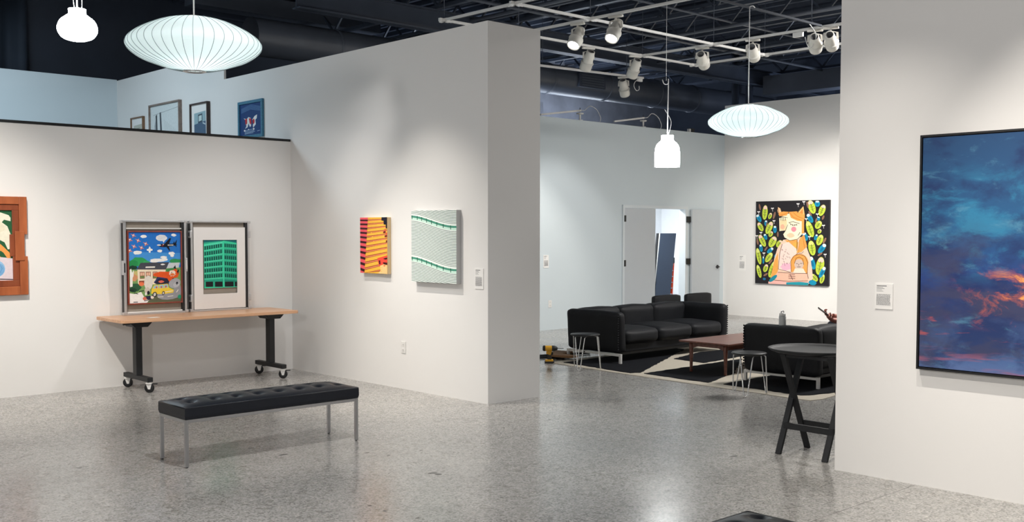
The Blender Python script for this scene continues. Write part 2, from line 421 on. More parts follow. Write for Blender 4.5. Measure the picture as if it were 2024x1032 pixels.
# door frame and leaves
fr = MB()
fr.box(DX0-0.05, DX0+0.004, YF-0.025, YF+0.13, 0, DZ+0.05).box(DX1-0.03, DX1+0.045, YF-0.025, YF+0.13, 0, DZ+0.05).box(DX0+0.004, DX1-0.03, YF-0.025, YF+0.13, DZ-0.004, DZ+0.05)
m_door = mat('grey_door_paint', (0.52, 0.56, 0.595, 1), 0.45, 0, 0.02)
m_frame = mat('door_frame_paint', (0.64, 0.69, 0.72, 1), 0.4, 0, 0.02)
struct('trim_2', fr, m_frame)
d1 = struct('door_1', MB().box(DX0+0.008, 15.055, YF+0.0, YF+0.045, 0.01, DZ-0.008), m_door, None, 0.002)
d2 = struct('door_2', MB().box(16.06, 16.06+0.89, YF-0.075, YF-0.03, 0.01, DZ-0.004), m_door, None, 0.002)
def hinge(parent, x, y, z, wd):
    MB().box(x-wd/2, x+wd/2, y-0.012, y+0.002, z-0.057, z+0.057).build('hinge', m_black, parent, 0.003)
for z in (1.88, 1.08, 0.28):
    hinge(d1, DX0+0.006, YF-0.026, z, 0.04)
    hinge(d2, 16.0, YF-0.032, z, 0.13)
h = MB().lathe([(0.0, 0.012), (0.036, 0.012), (0.036, 0)], (16.87, YF-0.075, 0.96), Quaternion((1, 0, 0), PI/2), 16, False)
h.tube([(16.87, YF-0.075, 0.96), (16.87, YF-0.125, 0.96), (16.86, YF-0.135, 0.96), (16.75, YF-0.135, 0.96)], 0.011, 8)
h.build('door_handle', m_black, d2)

# ------------------------------------------------------------------ tufted benches
def make_bench(label, loc, rz=0):
    Lx, Wy = 1.43, 0.415
    t = thing('tufted_bench', label, 'bench', loc, rz, 'black tufted benches')
    # cushion: local x 0..Lx, y 0..Wy, z 0.335..0.43 with a crowned tufted top
    nx, ny = 86, 30
    tx = [0.11+(Lx-0.22)*i/7 for i in range(8)]; ty = [0.13, 0.285]
    top = []
    for j in range(ny+1):
        for i in range(nx+1):
            x = Lx*i/nx; y = Wy*j/ny
            ex = min(x, Lx-x); ey = min(y, Wy-y)
            z = 0.418+0.03*(1-math.exp(-ex/0.05))*(1-math.exp(-ey/0.05))
            for a in tx:
                for b in ty:
                    d2 = (x-a)**2+(y-b)**2
                    z -= 0.026*math.exp(-d2/0.0011)
            for a in range(7):   # soft folds between the tufts
                mx = (tx[a]+tx[a+1])/2
                z += 0.004*math.exp(-((x-mx)**2/0.003+(y-Wy/2)**2/0.01))
            top.append((x, y, z))
    fs = [(j*(nx+1)+i, j*(nx+1)+i+1, (j+1)*(nx+1)+i+1, (j+1)*(nx+1)+i) for j in range(ny) for i in range(nx)]
    m = MB(); m.add(top, fs, True)
    per = [(i, 0) for i in range(nx+1)]+[(nx, j) for j in range(1, ny+1)]+[(i, ny) for i in range(nx-1, -1, -1)]+[(0, j) for j in range(ny-1, 0, -1)]
    side = []
    rows = [(0.418, 0), (0.410, 0.004), (0.36, 0.005), (0.337, 0.0)]
    for zz, outw in rows:
        for i, j in per:
            x = Lx*i/nx; y = Wy*j/ny
            x += (-outw if i == 0 else outw if i == nx else 0); y += (-outw if j == 0 else outw if j == ny else 0)
            side.append((x, y, zz))
    n = len(per)
    m.add(side, [(r_*n+k, r_*n+(k+1) % n, (r_+1)*n+(k+1) % n, (r_+1)*n+k) for r_ in range(len(rows)-1) for k in range(n)], False)
    m.add([side[-n+k] for k in range(n)], [list(range(n))], False)
    cu = m.build('cushion', m_leather, t)
    pp = [(0, 0, 0.416), (Lx, 0, 0.416), (Lx, Wy, 0.416), (0, Wy, 0.416), (0, 0, 0.416)]
    MB().tube(pp, 0.0055, 6).build('piping', m_leather, cu)
    b0 = None
    for a in tx:
        for b in ty:
            if b0 is None:
                b0 = MB().lathe([(0.0, 0.004), (0.008, 0.003), (0.012, -0.002)], (0, 0, 0), None, 10).build('button', m_leather, cu); o = b0
            else: o = child(cu, b0)
            o.location = (a, b, 0.4215)
    fz0, fz1, s_ = 0.312, 0.335, 0.024
    fr_ = [((s_, 0, fz0), (Lx-s_, s_, fz1)), ((s_, Wy-s_, fz0), (Lx-s_, Wy, fz1)), ((0, s_, fz0), (s_, Wy-s_, fz1)), ((Lx-s_, s_, fz0), (Lx, Wy-s_, fz1))]
    for a, b in fr_: MB().box(a[0], b[0], a[1], b[1], a[2], b[2]).build('rail', m_chrome, t, 0.002)
    for x in (0, Lx-s_):
        for y in (0, Wy-s_):
            l = MB().box(x, x+s_, y, y+s_, 0.006, fz1).build('leg', m_chrome, t, 0.002)
            MB().lathe([(0.0, 0.0), (0.009, 0.0), (0.009, 0.006)], (x+s_/2, y+s_/2, 0), None, 10, False).build('glide', m_black, l)
    return t
make_bench('black leather tufted bench on slim steel legs in the middle of the floor', (3.20, 6.742, 0))
make_bench('black leather bench cushion corner cut off by the bottom edge of the photo', (2.37, 2.165, 0))

# ------------------------------------------------------------------ rolling table by the left wall
m_oak = mat('oak_laminate', rgb(214, 168, 130), 0.4, 0, 0.10, 3.5)
def wood(name, c1, c2, sc=(2, 30, 30), rough=0.4):
    m = bpy.data.materials.new(name); m.use_nodes = True; nt = m.node_tree; b = nt.nodes['Principled BSDF']
    tc = nt.nodes.new('ShaderNodeTexCoord'); mp = nt.nodes.new('ShaderNodeMapping'); mp.inputs['Scale'].default_value = sc
    n = nt.nodes.new('ShaderNodeTexNoise'); n.inputs['Scale'].default_value = 1.0; n.inputs['Detail'].default_value = 5
    nt.links.new(tc.outputs['Object'], mp.inputs[0]); nt.links.new(mp.outputs[0], n.inputs['Vector'])
    r = nt.nodes.new('ShaderNodeValToRGB'); r.color_ramp.elements[0].color = c1; r.color_ramp.elements[1].color = c2
    r.color_ramp.elements[0].position = 0.3; r.color_ramp.elements[1].position = 0.7
    nt.links.new(n.outputs['Fac'], r.inputs[0]); nt.links.new(r.outputs[0], b.inputs['Base Color']); b.inputs['Roughness'].default_value = rough
    return m
m_oak = wood('oak_laminate', rgb(196, 148, 112), rgb(222, 178, 142), (1.5, 40, 40), 0.35)
m_iron = mat('black_powder_coat', (0.009, 0.010, 0.012, 1), 0.5, 0, 0.1, 40, 0.04, 200)
TX0, TX1, TY0, TY1, TZ = 4.16, 6.18, 10.13, 10.81, 0.757
t = thing('rolling_table', 'flip-top rolling table with oak top and black T legs on casters', 'table', ((TX0+TX1)/2, (TY0+TY1)/2, 0))
hw, hd = (TX1-TX0)/2, (TY1-TY0)/2
poly = []
for cx_, cy_, a0 in ((hw-0.05, hd-0.05, 0), (-hw+0.05, hd-0.05, 90), (-hw+0.05, -hd+0.05, 180), (hw-0.05, -hd+0.05, 270)):
    for k in range(6):
        a = math.radians(a0+18*k); poly.append((cx_+0.05*math.cos(a), cy_+0.05*math.sin(a)))
MB().prism(poly, 'z', TZ-0.032, TZ).build('tabletop', m_oak, t, 0.003)
cast0 = None
for sx, xx in ((-1, -0.71), (1, 0.83)):
    MB().box(xx-0.034, xx+0.034, -0.045, 0.045, 0.155, TZ-0.075).build('column', m_iron, t, 0.006)
    MB().box(xx-0.03, xx+0.03, -0.30, 0.30, 0.112, 0.158).build('foot_bar', m_iron, t, 0.005)
    br = MB().prism([(-0.125, TZ-0.033), (0.125, TZ-0.033), (0.11, TZ-0.06), (0.07, TZ-0.10), (-0.07, TZ-0.10), (-0.11, TZ-0.06)], 'y', -0.11, 0.11)
    br.v = [(a+xx, b, c) for a, b, c in br.v]
    bo = br.build('bracket', m_iron, t, 0.006)
    MB().tube([(xx-0.05, -0.06, TZ-0.052), (xx-0.12, -0.09, TZ-0.058), (xx-0.19, -0.10, TZ-0.06)], [0.008, 0.009, 0.011], 8).build('release_lever', m_iron, bo)
    for yy in (-0.265, 0.265):
        ca = MB().lathe([(0.006, 0.112), (0.026, 0.112), (0.026, 0.104), (0.034, 0.1), (0.034, 0.092), (0.0, 0.092)], (0, 0, 0), None, 14)
        for s2 in (-1, 1):
            pr_ = MB().prism([(-0.030, 0.096), (0.026, 0.096), (0.006, 0.038), (-0.016, 0.038)], 'x', s2*0.0185-0.0015, s2*0.0185+0.0015); ca.add(pr_.v, pr_.f, False)
        ca = ca.build('caster', m_white, t)
        ca.location = (xx, yy, 0); ca.rotation_euler = (0, 0, math.radians(52 if yy < 0 else 64))
        q = Quaternion((0, 1, 0), PI/2)
        MB().lathe([(0.0, -0.014), (0.03, -0.014), (0.046, -0.013), (0.050, 0), (0.046, 0.013), (0.03, 0.014), (0.0, 0.014)], (0, -0.004, 0.050), q, 28).build('wheel', m_black, ca)
        MB().box(-0.012, 0.012, -0.085, -0.03, 0.086, 0.096).build('brake_pedal', m_black, ca, 0.003)
pp = MB().box(4.50, 4.61, 10.25, 10.33, TZ, TZ+0.0015).build('paper_sheet', m_white); tag(pp, 'small white paper slip lying on the oak table front edge', 'paper')

# ------------------------------------------------------------------ flat painted artwork
class Art:
    """paint shapes on a panel; quad = the four panel corners in sketch units (tl, tr, br, bl)"""
    def __init__(s, quad, w, h):
        s.q = quad; s.w = w; s.h = h; s.v = []; s.f = []; s.c = []; s.n = 0
    def uv(s, x, y):
        tl, tr, br, bl = s.q; u, v = 0.5, 0.5
        for _ in range(12):
            px = (1-u)*(1-v)*tl[0]+u*(1-v)*tr[0]+u*v*br[0]+(1-u)*v*bl[0]
            py = (1-u)*(1-v)*tl[1]+u*(1-v)*tr[1]+u*v*br[1]+(1-u)*v*bl[1]
            ax = (1-v)*(tr[0]-tl[0])+v*(br[0]-bl[0]); ay = (1-v)*(tr[1]-tl[1])+v*(br[1]-bl[1])
            bx = (1-u)*(bl[0]-tl[0])+u*(br[0]-tr[0]); by = (1-u)*(bl[1]-tl[1])+u*(br[1]-tr[1])
            det = ax*by-ay*bx
            if abs(det) < 1e-12: break
            dx, dy = x-px, y-py
            u += (dx*by-dy*bx)/det; v += (ax*dy-ay*dx)/det
        return u, v
    def put(s, pts, col, same=False):
        if not same: s.n += 1
        z = s.n; o = len(s.v)
        for u, v in pts:
            u = min(1, max(0, u)); v = min(1, max(0, v))
            s.v.append(((u-0.5)*s.w, (0.5-v)*s.h, z))
        s.f.append(list(range(o, o+len(pts)))); s.c.append(col)
    def poly(s, pts, col, same=False): s.put([s.uv(*p) for p in pts], rgb(*col), same); return s
    def fill(s, col): s.put([(0, 0), (1, 0), (1, 1), (0, 1)], rgb(*col)); return s
    def ell(s, x, y, rx, ry, ang, col, n=14):
        a = math.radians(ang); pts = []
        for k in range(n):
            t_ = 2*PI*k/n; ex, ey = rx*math.cos(t_), ry*math.sin(t_)
            pts.append((x+ex*math.cos(a)-ey*math.sin(a), y+ex*math.sin(a)+ey*math.cos(a)))
        return s.poly(pts, col)
    def blob(s, x, y, rx, ry, col, seed=0, n=16, amp=0.25):
        rnd = random.Random(seed); pts = []
        for k in range(n):
            t_ = 2*PI*k/n; f = 1-amp*rnd.random(); pts.append((x+rx*f*math.cos(t_), y+ry*f*math.sin(t_)))
        return s.poly(pts, col)
    def line(s, pts, wd, col):
        L_ = []; R_ = []
        for i, p in enumerate(pts):
            a = pts[max(0, i-1)]; b = pts[min(len(pts)-1, i+1)]
            dx, dy = b[0]-a[0], b[1]-a[1]; l = math.hypot(dx, dy) or 1
            nx_, ny_ = -dy/l*wd/2, dx/l*wd/2
            L_.append((p[0]+nx_, p[1]+ny_)); R_.append((p[0]-nx_, p[1]-ny_))
        for i in range(len(pts)-1):
            s.poly([L_[i], L_[i+1], R_[i+1], R_[i]], col, i > 0)
        return s
    def build(s, name, parent, matr, mw):
        """mw: Matrix placing the panel (local x right, y up, z out)"""
        st = min(0.00006, 0.0025/max(1, s.n))
        me = bpy.data.meshes.new(name); me.from_pydata([(a, b, 0.0003+st*c) for a, b, c in s.v], [], s.f); me.materials.append(matr)
        at_ = me.color_attributes.new('paint', 'FLOAT_COLOR', 'CORNER')
        k = 0
        for p in me.polygons:
            for li in p.loop_indices: at_.data[li].color = s.c[p.index]
        o = bpy.data.objects.new(name, me); C.objects.link(o); o.parent = parent; o.matrix_local = mw
        return o
def facing(normal, loc):
    """matrix for a vertical panel whose outward normal is '-x' or '-y'"""
    if normal == '-y': cols = (Vector((1, 0, 0)), Vector((0, 0, 1)), Vector((0, -1, 0)))
    else: cols = (Vector((0, -1, 0)), Vector((0, 0, 1)), Vector((-1, 0, 0)))
    m_ = Matrix.Identity(4)
    for j in range(3):
        for i in range(3): m_[i][j] = cols[j][i]
    for i in range(3): m_[i][3] = loc[i]
    return m_
m_print = vcol('printed_ink', 0.45); m_paint = vcol('acrylic_paint', 0.55)

# ------------------------------------------------------------------ flight cases on the table
m_case_in = mat('taupe_felt', rgb(152, 143, 132), 0.9, 0, 0.06, 20, 0.1, 200)
m_case_blk = mat('black_laminate', (0.014, 0.014, 0.016, 1), 0.45, 0, 0.1)
m_case_out = mat('white_laminate', (0.74, 0.73, 0.71, 1), 0.4, 0, 0.02)
def make_case(label, x0, x1, lats):
    CY0, CY1, z0, z1 = 10.70, 10.80, TZ, 1.757
    t = thing('open_print_case', label, 'case', ((x0+x1)/2, CY1, z0), 0, 'open print cases on the table')
    w_, h_, dp = x1-x0, z1-z0, CY1-CY0
    hw = w_/2; e = 0.022
    MB().box(-hw+e, hw-e, -dp+0.034, -dp+0.046, e, h_-e).build('back_panel', m_case_in, t)
    MB().box(-hw+0.012, hw-0.012, -0.008, 0, 0.012, h_-0.012).build('outer_panel', m_case_out, t)
    for nm, bx_ in (('side_panel', (-hw, -hw+0.012)), ('side_panel', (hw-0.012, hw))):
        MB().box(bx_[0], bx_[1], -dp+0.012, 0, 0.01, h_-0.01).build(nm, m_case_out, t)
    for z in (0.002, h_-0.014): MB().box(-hw, hw, -dp+0.012, 0, z, z+0.012).build('end_panel', m_case_out, t)
    # black lining inside the deep walls
    for xa, xb in ((-hw+0.02, -hw+0.026), (hw-0.048, hw-0.02)): MB().box(xa, xb, -dp+0.010, -dp+0.036, 0.018, h_-0.018).build('lining', m_case_blk, t)
    # aluminium edge profiles
    for xa, xb in ((-hw-0.003, -hw+0.02), (hw-0.02, hw+0.003)):
        MB().box(xa, xb, -dp-0.002, -dp+0.016, 0.0, h_).build('edge_profile', m_alu, t, 0.002)
    for z in (0.0, h_-0.02): MB().box(-hw+0.02, hw-0.02, -dp-0.002, -dp+0.016, z, z+0.02).build('edge_profile', m_alu, t, 0.002)
    for xa in (-hw-0.004, hw-0.018):
        MB().box(xa, xa+0.022, -0.02, 0.002, 0, h_).build('edge_profile', m_alu, t, 0.002)
    # ball corners
    for xa in (-hw, hw):
        for z in (0.004, h_-0.004):
            c = MB().box(xa-0.02, xa+0.02, -dp-0.006, -dp+0.034, z-0.022 if z > 0.1 else z-0.004, z+0.004 if z > 0.1 else z+0.03)
            c.build('corner_cap', m_alu, t, 0.006, 3)
    # outer black side inlay and hardware
    MB().box(-hw-0.0015, -hw, -dp+0.02, -0.022, 0.03, h_-0.03).build('side_inlay', m_case_blk, t)
    for xa, zz, kind in lats:
        sg = -1 if xa < 0 else 1; xx = sg*hw
        if kind == 'latch':
            l = MB().box(xx-0.012 if sg > 0 else xx-0.016, xx+0.016 if sg > 0 else xx+0.012, -dp-0.008, -dp+0.04, zz-0.04, zz+0.04).build('latch', m_alu, t, 0.006)
            MB().box(xx+sg*0.016, xx+sg*0.02, -dp+0.004, -dp+0.022, zz-0.02, zz+0.02).build('latch_key', m_black, l, 0.003)
        else:
            l = MB().box(xx-0.013, xx+0.013, -dp-0.006, -dp+0.05, zz-0.075, zz+0.075).build('handle_plate', m_alu, t, 0.004)
            MB().box(xx-0.009 if sg < 0 else xx-0.006, xx+0.006 if sg < 0 else xx+0.009, -dp-0.009, -dp+0.03, zz-0.05, zz+0.05).build('recess', m_case_blk if sg < 0 else m_case_out, l, 0.003)
    return t
CFY = 10.70
make_case('left open aluminium-edged case, holding the red-framed cartoon painting', 4.435, 5.115, [(-1, 0.5, 'plate'), (1, 0.52, 'plate')])
make_case('right open aluminium-edged case, holding the white-matted green building print', 5.175, 5.875, [(-1, 0.85, 'latch'), (-1, 0.15, 'latch'), (1, 0.85, 'latch'), (1, 0.14, 'latch')])

# cartoon painting in a red brown frame
X0, X1, Z0, Z1 = 4.466, 5.068, 0.868, 1.645
yf = 10.692
t = thing('framed_painting', 'cartoon town painting of plane, house and bus in a red-brown frame', 'painting', ((X0+X1)/2, yf, Z0))
m_redwood = wood('red_brown_wood', rgb(116, 50, 38), rgb(146, 68, 52), (20, 20, 3), 0.4)
fwid = 0.015
for a in ((X0, X1, Z0, Z0+fwid), (X0, X1, Z1-fwid, Z1), (X0, X0+fwid, Z0+fwid, Z1-fwid), (X1-fwid, X1, Z0+fwid, Z1-fwid)):
    MB().box(a[0]-(X0+X1)/2, a[1]-(X0+X1)/2, 0, 0.03, a[2]-Z0, a[3]-Z0).build('frame_bar', m_redwood, t, 0.003)
MB().box(X0+fwid-(X0+X1)/2, X1-fwid-(X0+X1)/2, 0.012, 0.03, fwid, Z1-Z0-fwid).build('panel', m_white, t)
A = Art([(150, 190), (690, 192), (690, 880), (150, 892)], X1-X0-2*fwid, Z1-Z0-2*fwid)
A.fill((38, 118, 205)); A.poly([(150, 380), (690, 400), (690, 520), (150, 520)], (70, 150, 222)); A.poly([(150, 190), (690, 190), (690, 215), (150, 215)], (30, 108, 198))
W_ = (245, 245, 242); PK = (228, 130, 105)
for k, (x, y) in enumerate([(200, 222), (165, 265), (247, 272), (325, 305), (205, 330), (280, 343), (162, 370)]):
    A.poly([(x-28, y-18), (x-5, y-8), (x+10, y-20), (x+12, y), (x+32, y+10), (x+8, y+10), (x-10, y+24), (x-8, y+4)], PK).ell(x+2, y, 11, 7, 10, W_).ell(x+6, y+3, 5, 4, 0, (170, 60, 60))
for k, (x, y, a, b) in enumerate([(305, 232, 36, 17), (620, 220, 30, 15), (240, 392, 50, 21), (470, 377, 30, 15), (596, 402, 36, 18), (600, 425, 22, 14), (365, 365, 34, 14), (365, 365, 13, 36), (460, 468, 100, 18), (510, 440, 40, 14), (415, 478, 55, 14), (520, 462, 36, 16)]):
    A.blob(x, y, a, b, W_, k+3, 18, 0.2)
A.blob(490, 248, 62, 34, (232, 236, 240), 91, 20, 0.1).poly([(500, 275), (525, 275), (512, 296)], (232, 236, 240))
for y in (232, 246, 260): A.line([(450, y+2), (530, y-4)], 2.5, (190, 196, 205))
BK = (18, 22, 36)
A.poly([(440, 322), (480, 308), (520, 304), (600, 306), (640, 298), (652, 318), (600, 332), (520, 340), (480, 338)], BK)
A.poly([(520, 308), (575, 250), (592, 252), (570, 306)], BK).poly([(535, 330), (572, 378), (578, 370), (566, 330)], BK).poly([(612, 306), (622, 280), (630, 300), (655, 262), (645, 312), (648, 342), (630, 322)], BK)
A.ell(463, 319, 22, 7, 0, W_).ell(508, 312, 8, 6, 0, (240, 180, 160)).ell(500, 326, 9, 4, 0, (170, 50, 60))
for x in (556, 572, 588, 604): A.poly([(x, 314), (x+9, 313), (x+9, 325), (x, 326)], W_)
A.blob(250, 485, 105, 52, (48, 158, 88), 5).blob(195, 500, 60, 40, (38, 140, 78), 6).blob(640, 480, 75, 26, (52, 150, 90), 7)
A.blob(190, 545, 50, 30, (28, 60, 46), 8).blob(330, 490, 40, 22, (60, 168, 98), 9)
A.poly([(150, 560), (690, 540), (690, 880), (150, 892)], (120, 160, 96)).blob(230, 610, 60, 50, (200, 188, 120), 10).blob(205, 640, 36, 40, (210, 150, 108), 11)
A.poly([(565, 496), (680, 494), (668, 545), (538, 550)], (205, 212, 216)).blob(600, 570, 85, 24, (70, 140, 80), 12)
A.poly([(236, 556), (530, 560), (505, 705), (240, 712)], (238, 226, 200)).poly([(270, 492), (566, 489), (530, 562), (230, 558)], (72, 74, 84))
A.poly([(322, 530), (420, 529), (416, 543), (318, 544)], (235, 235, 228)).blob(500, 511, 26, 8, W_, 13)
for x in (260, 322, 392): A.poly([(x, 582), (x+50, 582), (x+48, 648), (x, 650)], (132, 62, 46)).poly([(x+5, 588), (x+46, 588), (x+44, 618), (x+5, 620)], (236, 190, 160)).poly([(x+5, 624), (x+44, 622), (x+43, 644), (x+5, 645)], (110, 146, 88)); A.line([(x+25, 584), (x+24, 648)], 3, (132, 62, 46))
A.poly([(250, 670), (310, 668), (310, 700), (250, 704)], (150, 74, 52))
A.poly([(405, 692), (440, 632), (560, 628), (640, 660), (580, 708), (430, 706)], (40, 40, 62)).poly([(400, 600), (470, 582), (560, 585), (640, 552), (672, 600), (655, 640), (600, 650), (570, 694), (545, 650), (470, 640), (400, 625)], (226, 88, 34))
A.line([(405, 690), (455, 640), (520, 650)], 10, (44, 60, 120)).blob(480, 682, 34, 14, (220, 110, 90), 14).blob(598, 600, 42, 34, (246, 224, 206), 15).poly([(610, 545), (632, 520), (640, 560)], BK).poly([(648, 580), (672, 560), (660, 612)], BK).ell(592, 592, 5, 5, 0, BK).line([(575, 620), (610, 622), (632, 606)], 4, BK)
A.blob(600, 612, 26, 14, (228, 120, 60), 16)
A.blob(215, 735, 70, 44, (44, 92, 62), 17).blob(190, 760, 44, 26, (30, 66, 48), 18).ell(275, 702, 28, 20, 0, (236, 122, 82))
A.poly([(160, 560), (172, 548), (182, 590), (200, 560), (196, 620), (186, 640), (184, 726), (158, 732)], (240, 240, 236))
A.poly([(310, 860), (400, 800), (560, 830), (690, 740), (690, 880), (310, 885)], (96, 100, 78))
A.ell(565, 810, 132, 52, -6, (150, 152, 158)).ell(655, 770, 44, 62, 0, (150, 152, 158)).ell(622, 700, 66, 48, -18, (168, 170, 176)).ell(640, 712, 36, 26, -18, (186, 188, 192)).poly([(632, 700), (648, 682), (664, 700), (650, 706), (650, 716), (642, 716), (644, 706)], BK)
for a, b in (((440, 834), (500, 832)), ((545, 830), (605, 824)), ((640, 790), (660, 764))): A.line([a, b], 6, (232, 228, 214))
A.blob(348, 690, 48, 74, (226, 220, 210), 19, 18, 0.15).blob(335, 770, 34, 40, (206, 196, 184), 20)
A.poly([(372, 800), (380, 752), (402, 716), (548, 702), (560, 742), (612, 766), (606, 792), (500, 806)], (240, 206, 66))
A.poly([(392, 748), (408, 722), (452, 718), (446, 748)], (150, 196, 214)).poly([(458, 748), (462, 716), (502, 712), (502, 744)], (150, 196, 214)).poly([(510, 744), (510, 711), (545, 708), (552, 740)], (150, 196, 214)).ell(430, 738, 9, 10, 0, (214, 96, 62)).ell(480, 736, 9, 10, 0, (214, 96, 62)).ell(528, 732, 9, 10, 0, (214, 96, 62))
A.ell(410, 808, 22, 27, 20, BK).ell(410, 808, 13, 18, 20, (206, 204, 198)).ell(500, 796, 14, 21, 15, BK).ell(500, 796, 8, 13, 15, (206, 204, 198)).line([(520, 784), (600, 776)], 5, W_)
A.poly([(150, 790), (200, 800), (270, 780), (300, 830), (380, 820), (330, 892), (150, 892)], (240, 238, 236))
for p in ([(160, 760), (200, 766)], [(200, 790), (240, 800)], [(250, 776), (300, 768)], [(190, 880), (235, 880)], [(300, 870), (345, 862)]): A.line(p, 7, BK)
A.blob(345, 840, 44, 22, (40, 44, 70), 21).blob(306, 846, 24, 20, (206, 110, 92), 22).blob(385, 838, 20, 14, (238, 226, 214), 23).ell(345, 790, 14, 20, 0, BK).ell(318, 800, 10, 16, 0, (236, 236, 230)).blob(672, 834, 22, 24, (38, 150, 112), 24)
A.build('painted_image', t, m_paint, facing('-y', (0, 0.012, (Z1-Z0)/2)))
# lower and upper light lips of the left case
for o in list(bpy.data.objects):
    if o.name == 'open_print_case':
        for z in (0.022, 0.905): MB().box(-0.315, 0.292, -0.096, -0.078, z, z+0.014).build('retaining_lip', m_case_out, o, 0.002)

# matted print
X0, X1, Z0, Z1 = 5.205, 5.824, 0.782, 1.685
t = thing('matted_print', 'white-matted print of a green office building leaning in the right case', 'print', ((X0+X1)/2, 10.701, Z0))
cx_ = (X0+X1)/2
wx0, wx1, wz0, wz1 = 5.312, 5.724, 0.947, 1.545
m_mat = mat('mat_board', (0.83, 0.81, 0.79, 1), 0.8, 0, 0.02)
for a in ((X0, wx0, Z0, Z1), (wx1, X1, Z0, Z1), (wx0, wx1, Z0, wz0), (wx0, wx1, wz1, Z1)):
    MB().box(a[0]-cx_, a[1]-cx_, 0, 0.012, a[2]-Z0, a[3]-Z0).build('mat_border', m_mat, t)
MB().box(wx0-cx_, wx1-cx_, 0.022, 0.026, wz0-Z0, wz1-Z0).build('backing', m_case_in, t)
px0, px1, pz0, pz1 = 5.328, 5.724, 1.012, 1.545
MB().box(px0-cx_, px1-cx_, 0.010, 0.022, pz0-Z0, pz1-Z0).build('print_panel', m_case_in, t)
A = Art([(207, 272), (546, 270), (543, 758), (212, 772)], px1-px0, pz1-pz0)
G1 = (62, 214, 166); G2 = (88, 232, 190); GD = (14, 92, 84); T1 = (22, 112, 118)
A.fill(T1).poly([(207, 300), (408, 280), (408, 760), (207, 772)], (50, 190, 150)).poly([(408, 276), (546, 300), (543, 758), (408, 762)], (44, 178, 142))
A.poly([(207, 318), (408, 286), (408, 306), (207, 334)], G2).poly([(408, 280), (546, 304), (546, 318), (408, 302)], G1)
for r_ in range(6):
    yl = 336+58.5*r_; yr = 304+62*r_
    for k in range(8):
        f0 = 0.03+0.12*k; f1 = f0+0.075
        xa, xb = 210+190*f0, 210+190*f1
        ya = yl+(yr-yl)*f0; yb = yl+(yr-yl)*f1
        A.poly([(xa, ya+4), (xb, yb+4), (xb, yb+40), (xa, ya+40)], GD); A.poly([(xa, ya+4), (xa+5, ya+4), (xa+5, ya+40), (xa, ya+40)], (20, 60, 56))
    A.poly([(207, yl+44), (402, yr+44), (402, yr+54), (207, yl+54)], G2)
    for k in range(6):
        xa = 420+21*k; ya = 304+62*r_+1.5*k; A.poly([(xa, ya+6), (xa+13, ya+7), (xa+13, ya+42), (xa, ya+41)], (16, 84, 78)); A.poly([(xa, ya+6), (xa+4, ya+6), (xa+4, ya+41), (xa, ya+41)], (14, 52, 50))
    A.poly([(414, yr+46), (546, yr+54), (546, yr+62), (414, yr+55)], G1)
A.poly([(398, 282), (414, 280), (413, 762), (400, 762)], (70, 224, 178))
A.poly([(207, 690), (400, 682), (400, 700), (207, 706)], (40, 168, 140)).poly([(413, 682), (546, 690), (546, 702), (413, 700)], (30, 140, 120))
for a in ((226, 298), (318, 394), (418, 506), (520, 546)): A.poly([(a[0], 704), (a[1], 702), (a[1], 754), (a[0], 756)], (24, 28, 34))
A.poly([(207, 760), (543, 752), (543, 764), (207, 775)], G1)
A.build('printed_image', t, m_print, facing('-y', ((px0+px1)/2-cx_, 0.010, (pz0+pz1)/2-Z0)))

# ------------------------------------------------------------------ canvases on the central wall
def canvas(name, label, x_face, x_wall, y_hi, y_lo, z0, z1, side_mat):
    """panel on an x wall facing -x; y_hi is its left edge as seen"""
    t = thing(name, label, 'painting', (x_wall, (y_hi+y_lo)/2, z0))
    hw_ = (y_hi-y_lo)/2
    MB().box(x_face-x_wall, 0, -hw_, hw_, 0, z1-z0).build('panel', side_mat, t, 0.002)
    return t
t = canvas('canvas_print', 'small orange and pink stepped building canvas on the central wall', 6.467, XB, 9.357, 8.866, 1.194, 1.789, mat('cream_canvas_edge', rgb(224, 196, 152), 0.7, 0, 0.04))
A = Art([(148, 102), (520, 102), (527, 875), (157, 855)], 0.491, 0.595)
YEL = (250, 190, 68); PNK = (246, 92, 104); DRK = (58, 22, 26); SAL = (226, 120, 84); BRN = (128, 28, 26)
A.fill(YEL)
ys = [102, 150, 205, 262, 320, 380, 446, 514, 586, 660, 740, 820, 905]
for k in range(12):
    ya, yb = ys[k], ys[k+1]; hh = yb-ya
    def xc(y): return 258-(y-102)*0.062
    # right face: yellow tier with shaded slots below
    rise = 6+k*6.2
    A.poly([(xc(ya), ya), (520, ya-rise), (520, ya-rise+hh*0.62), (xc(ya), ya+hh*0.62)], YEL)
    A.poly([(xc(ya), ya+hh*0.62), (520, ya+hh*0.62-rise*1.0), (520, yb-rise*1.05), (xc(yb), yb)], SAL)
    A.line([(xc(ya), ya+hh*0.62), (520, ya+hh*0.62-rise)], hh*0.09, BRN)
    A.line([(xc(ya), ya+hh*0.80), (520, ya+hh*0.80-rise)], hh*0.06, (240, 160, 110))
    A.line([(xc(yb), yb-2), (520, yb-rise*1.05-2)], hh*0.09, BRN)
for k in range(4, 11):   # set-back step in the facade
    xs = 300+(k-4)*17; ya = ys[k]; hh = ys[k+1]-ys[k]
    A.poly([(xs, ya-hh*0.28), (xs+14, ya-hh*0.32), (xs+14, ya+hh*0.05), (xs, ya+hh*0.10)], YEL)
for k in range(12):
    ya, yb = ys[k], ys[k+1]; hh = yb-ya; sl = 2+k*2.2
    A.poly([(148, ya), (258-(ya-102)*0.062, ya+sl), (258-(ya-102)*0.062, ya+sl+hh*0.56), (148, ya+hh*0.56)], PNK)
    A.poly([(148, ya+hh*0.56), (258-(ya-102)*0.062, ya+sl+hh*0.56), (258-(yb-102)*0.062, yb+sl), (148, yb)], DRK)
